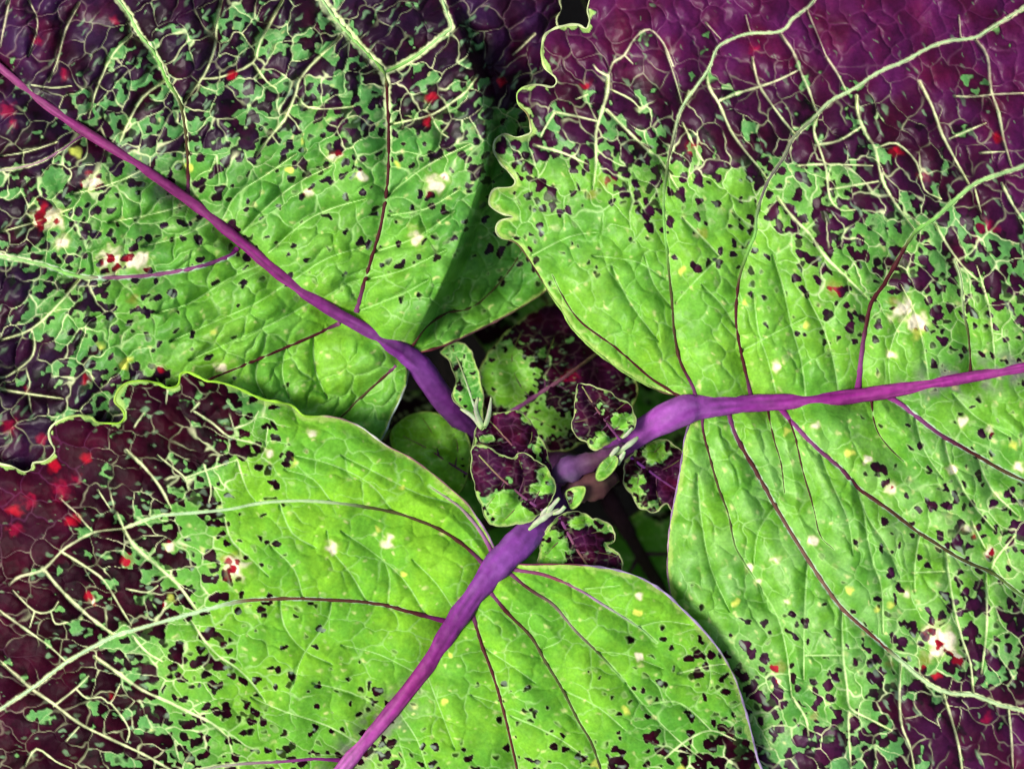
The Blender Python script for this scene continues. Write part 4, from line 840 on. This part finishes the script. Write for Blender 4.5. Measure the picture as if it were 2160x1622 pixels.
# young leaf right of the bud, tucked under the right leaf
young_leaf([(1336, 955), (1350, 941), (1371, 931), (1392, 928), (1414, 931), (1429, 944), (1442, 958), (1460, 990), (1460, 1040), (1440, 1078), (1420, 1080), (1407, 1064), (1396, 1068), (1381, 1080), (1352, 1072), (1336, 1050), (1320, 1027), (1316, 1000), (1320, 975)],
           [(1330, 965), (1365, 990), (1400, 1015), (1445, 1045)], [[(1350, 980), (1375, 960), (1395, 938)], [(1375, 998), (1410, 985), (1440, 965)], [(1355, 984), (1345, 1020), (1350, 1060)], [(1385, 1005), (1385, 1040), (1395, 1062)]],
           [(1336, 955, -90), (1392, 928, -95), (1442, 958, -105), (1460, 1040, -120), (1381, 1080, -100), (1316, 1000, -95), (1380, 1000, -62), (1350, 1020, -66), (1400, 960, -70)],
           spots(0.95, [(1383, 955, 30, 24, 0.05), (1345, 1020, 22, 34, 0.28), (1365, 1062, 26, 14, 0.5), (1420, 1010, 30, 50, 1.0)]), 33, 4.0, S(196, 212, 150), 'young leaf right of the bud, tucked under the edge of the right leaf', midr=(3.5, 2), midc=((0, S(120, 60, 140)), (1, S(100, 50, 80))))
# young leaf below the bud, tucked behind the bottom leaf
young_leaf([(1182, 1086), (1205, 1080), (1224, 1079), (1240, 1087), (1249, 1097), (1258, 1093), (1270, 1095), (1285, 1107), (1296, 1122), (1299, 1136), (1292, 1145), (1279, 1148), (1284, 1155), (1298, 1160), (1309, 1176), (1313, 1197), (1310, 1225), (1240, 1240), (1170, 1225), (1136, 1205), (1136, 1180), (1141, 1140), (1152, 1115), (1166, 1102)],
           [(1180, 1090), (1195, 1118), (1212, 1150), (1238, 1190), (1260, 1225)], [[(1190, 1108), (1215, 1100), (1238, 1095)], [(1205, 1138), (1245, 1125), (1285, 1118)], [(1222, 1165), (1260, 1165), (1298, 1172)], [(1200, 1128), (1170, 1150), (1145, 1180)]],
           [(1182, 1086, -30), (1240, 1087, -35), (1296, 1122, -40), (1313, 1197, -60), (1170, 1225, -70), (1141, 1140, -40), (1212, 1150, -14), (1250, 1120, -14), (1175, 1150, -12)],
           spots(0.92, [(1170, 1160, 34, 50, 0.02), (1225, 1100, 30, 16, 0.1), (1272, 1112, 22, 16, 0.3), (1285, 1150, 14, 12, 0.4), (1182, 1100, 12, 16, 1.0), (1240, 1140, 34, 24, 1.0)]), 35, 4.2, S(200, 214, 150), 'three-lobed young leaf below the bud with a thick cream rim', midr=(4, 2))
# two tiny leaves on the bud
young_leaf([(1256, 1004), (1262, 985), (1274, 970), (1290, 960), (1302, 964), (1303, 978), (1292, 996), (1276, 1010), (1262, 1014)], [(1300, 964), (1282, 985), (1262, 1008)], [], [(1256, 1004, 40), (1302, 964, 44), (1280, 985, 32), (1300, 985, 45), (1265, 980, 46)], spots(0.0, [(1300, 965, 8, 8, 0.7)]), 37, 2.0, S(140, 175, 90), 'tiny green leaf on the upper side of the bud', quilt=1, groove=2, tert=1, midr=(1.2, 0.8), midc=((0, S(120, 160, 60)), (1, S(130, 190, 60))))
young_leaf([(1192, 1040), (1202, 1030), (1216, 1026), (1234, 1027), (1233, 1044), (1222, 1064), (1206, 1074), (1198, 1058)], [(1230, 1030), (1214, 1050), (1203, 1070)], [], [(1192, 1040, 46), (1234, 1027, 46), (1212, 1050, 38), (1222, 1064, 46), (1206, 1074, 44)], spots(0.05, [(1200, 1050, 10, 16, 0.95)]), 39, 2.0, S(140, 170, 90), 'tiny green leaf on the lower side of the bud', quilt=1, groove=2, tert=1, midr=(1.2, 0.8), midc=((0, S(120, 160, 60)), (1, S(130, 190, 60))))

def spindle(name, P, w, c, flat, label=None, mat=None, sides=10):
    P = catmull(P, 5); t = np.linspace(0, 1, len(P))
    r = np.interp(t, np.linspace(0, 1, len(w)), w)
    r = r * (1 + 0.22 * noise(P[:, 0] / 13, P[:, 1] / 13, 85))
    return tube(name, P, r, ramp(c, t), mat or M_STEM, plant, flat=flat, sides=sides, label=label, streak=0.5)

# swollen growing tip
spindle('bud', [(1168, 1012, -10), (1185, 998, 8), (1215, 984, 14), (1250, 972, 14), (1290, 955, 8), (1318, 938, -4)], [8, 24, 27, 23, 17, 12, 7], ((0, S(60, 38, 64)), (0.3, S(96, 66, 108)), (0.6, S(88, 58, 76)), (1, S(84, 50, 84))), 0.8, 'swollen purple growing tip of the shoot', sides=16)
spindle('bud', [(1190, 1040, -22), (1225, 1030, -4), (1262, 1022, 0), (1300, 1005, -20)], [16, 30, 30, 12], ((0, S(56, 34, 56)), (0.5, S(86, 58, 56)), (1, S(52, 34, 36))), 0.8, 'brownish lower half of the growing tip', sides=16)
WH = S(172, 174, 152)
for P, w in (([(1116, 1117, 10), (1135, 1100, 40), (1158, 1084, 50), (1180, 1074, 44)], [5, 9, 12, 9, 5]), ([(1150, 1086, 48), (1166, 1066, 56), (1180, 1050, 58)], [5, 9, 7, 5]), ([(1166, 1084, 50), (1182, 1078, 58), (1192, 1068, 58)], [5, 8, 8, 6]), ([(1140, 1090, 44), (1148, 1078, 52), (1156, 1070, 54)], [4, 7, 6, 4]),
             ([(1300, 958, 28), (1318, 944, 40), (1334, 932, 42), (1346, 922, 36)], [5, 9, 9, 8, 4]), ([(1286, 964, 42), (1296, 952, 48), (1306, 942, 46)], [4, 8, 8, 4]), ([(1304, 980, 30), (1310, 966, 40), (1318, 952, 42)], [4, 7, 8, 5]), ([(1312, 924, 24), (1324, 914, 32), (1334, 902, 28)], [3, 6, 6, 4]),
             ([(1018, 905, 22), (1010, 884, 8), (1004, 862, -20), (1008, 838, -34)], [8, 11, 9, 7, 4]), ([(1018, 905, 24), (996, 878, -8), (972, 862, -34)], [8, 9, 7, 4]), ([(1022, 902, 24), (1030, 880, 14), (1034, 856, 2), (1036, 838, -6)], [6, 9, 8, 5, 3])):
    w = [0.62 * q for q in w]
    spindle('bract', P, w, ((0, S(150, 180, 110)), (0.3, WH * 0.8), (0.75, WH), (1, S(180, 205, 140))), 0.55, None, M_VEIN)
spindle('stem', [(1120, 985, SOIL_Z - 20), (1150, 990, -700), (1180, 995, -400), (1205, 1000, -200), (1222, 1004, -60), (1228, 1005, -15)], [60, 56, 52, 46, 40, 26], ((0, S(84, 60, 60)), (0.5, S(90, 50, 90)), (1, S(110, 70, 120))), 1.0, 'stem below the bud', sides=16)

# lower leaves in the shade, seen through the gaps
def lower_leaf(ang, ln, wd, z0, z1, seed, m0, label):
    ca, sa = math.cos(ang), math.sin(ang); bx, by = 1260, 1010
    prof = [(0.10, 0.0), (0.13, 0.45), (0.22, 0.8), (0.38, 1.0), (0.56, 0.92), (0.74, 0.66), (0.9, 0.3), (1.0, 0.0)]
    pts = [(t * ln, w * wd) for t, w in prof] + [(t * ln, -w * wd) for t, w in prof[-2:0:-1]]
    T = lambda p: (bx + p[0] * ca - p[1] * sa, by + p[0] * sa + p[1] * ca)
    out = [T(p) for p in pts]
    mid = [T((t * ln, 0)) for t in (0.1, 0.4, 0.7, 0.99)]
    lats = []
    for t in (0.18, 0.3, 0.42, 0.54, 0.66):
        for sg in (1, -1):
            lats.append([T((t * ln, 0)), T(((t + 0.08) * ln, sg * wd * 0.35)), T(((t + 0.2) * ln, sg * wd * 0.62))])
    ctrl = [T((0.1 * ln, 0)) + (z0,), T((ln, 0)) + (z1,), T((0.4 * ln, wd)) + ((z0 + z1) / 2 - 20,), T((0.4 * ln, -wd)) + ((z0 + z1) / 2 - 20,), T((0.4 * ln, 0)) + ((z0 + z1) / 2,)]
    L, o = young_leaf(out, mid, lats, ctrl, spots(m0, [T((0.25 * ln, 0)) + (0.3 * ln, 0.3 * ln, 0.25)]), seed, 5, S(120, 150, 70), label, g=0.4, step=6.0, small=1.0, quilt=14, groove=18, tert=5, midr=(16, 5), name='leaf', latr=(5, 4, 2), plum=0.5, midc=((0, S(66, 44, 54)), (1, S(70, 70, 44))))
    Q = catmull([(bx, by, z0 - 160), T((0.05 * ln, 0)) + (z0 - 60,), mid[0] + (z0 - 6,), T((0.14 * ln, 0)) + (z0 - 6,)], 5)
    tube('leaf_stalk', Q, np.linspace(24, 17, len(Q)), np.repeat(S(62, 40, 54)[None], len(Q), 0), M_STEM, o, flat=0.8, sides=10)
lower_leaf(1.05, 1000, 340, -470, -640, 41, 0.8, 'shaded lower leaf in the gap below the bud')
lower_leaf(-1.35, 1150, 420, -480, -560, 43, 0.9, 'shaded dark lower leaf in the gap above the bud')
lower_leaf(2.75, 1000, 350, -500, -660, 45, 0.75, 'shaded lower leaf behind the left stalk')
lower_leaf(-0.15, 1000, 340, -560, -720, 47, 0.75, 'shaded lower leaf behind the right stalk')
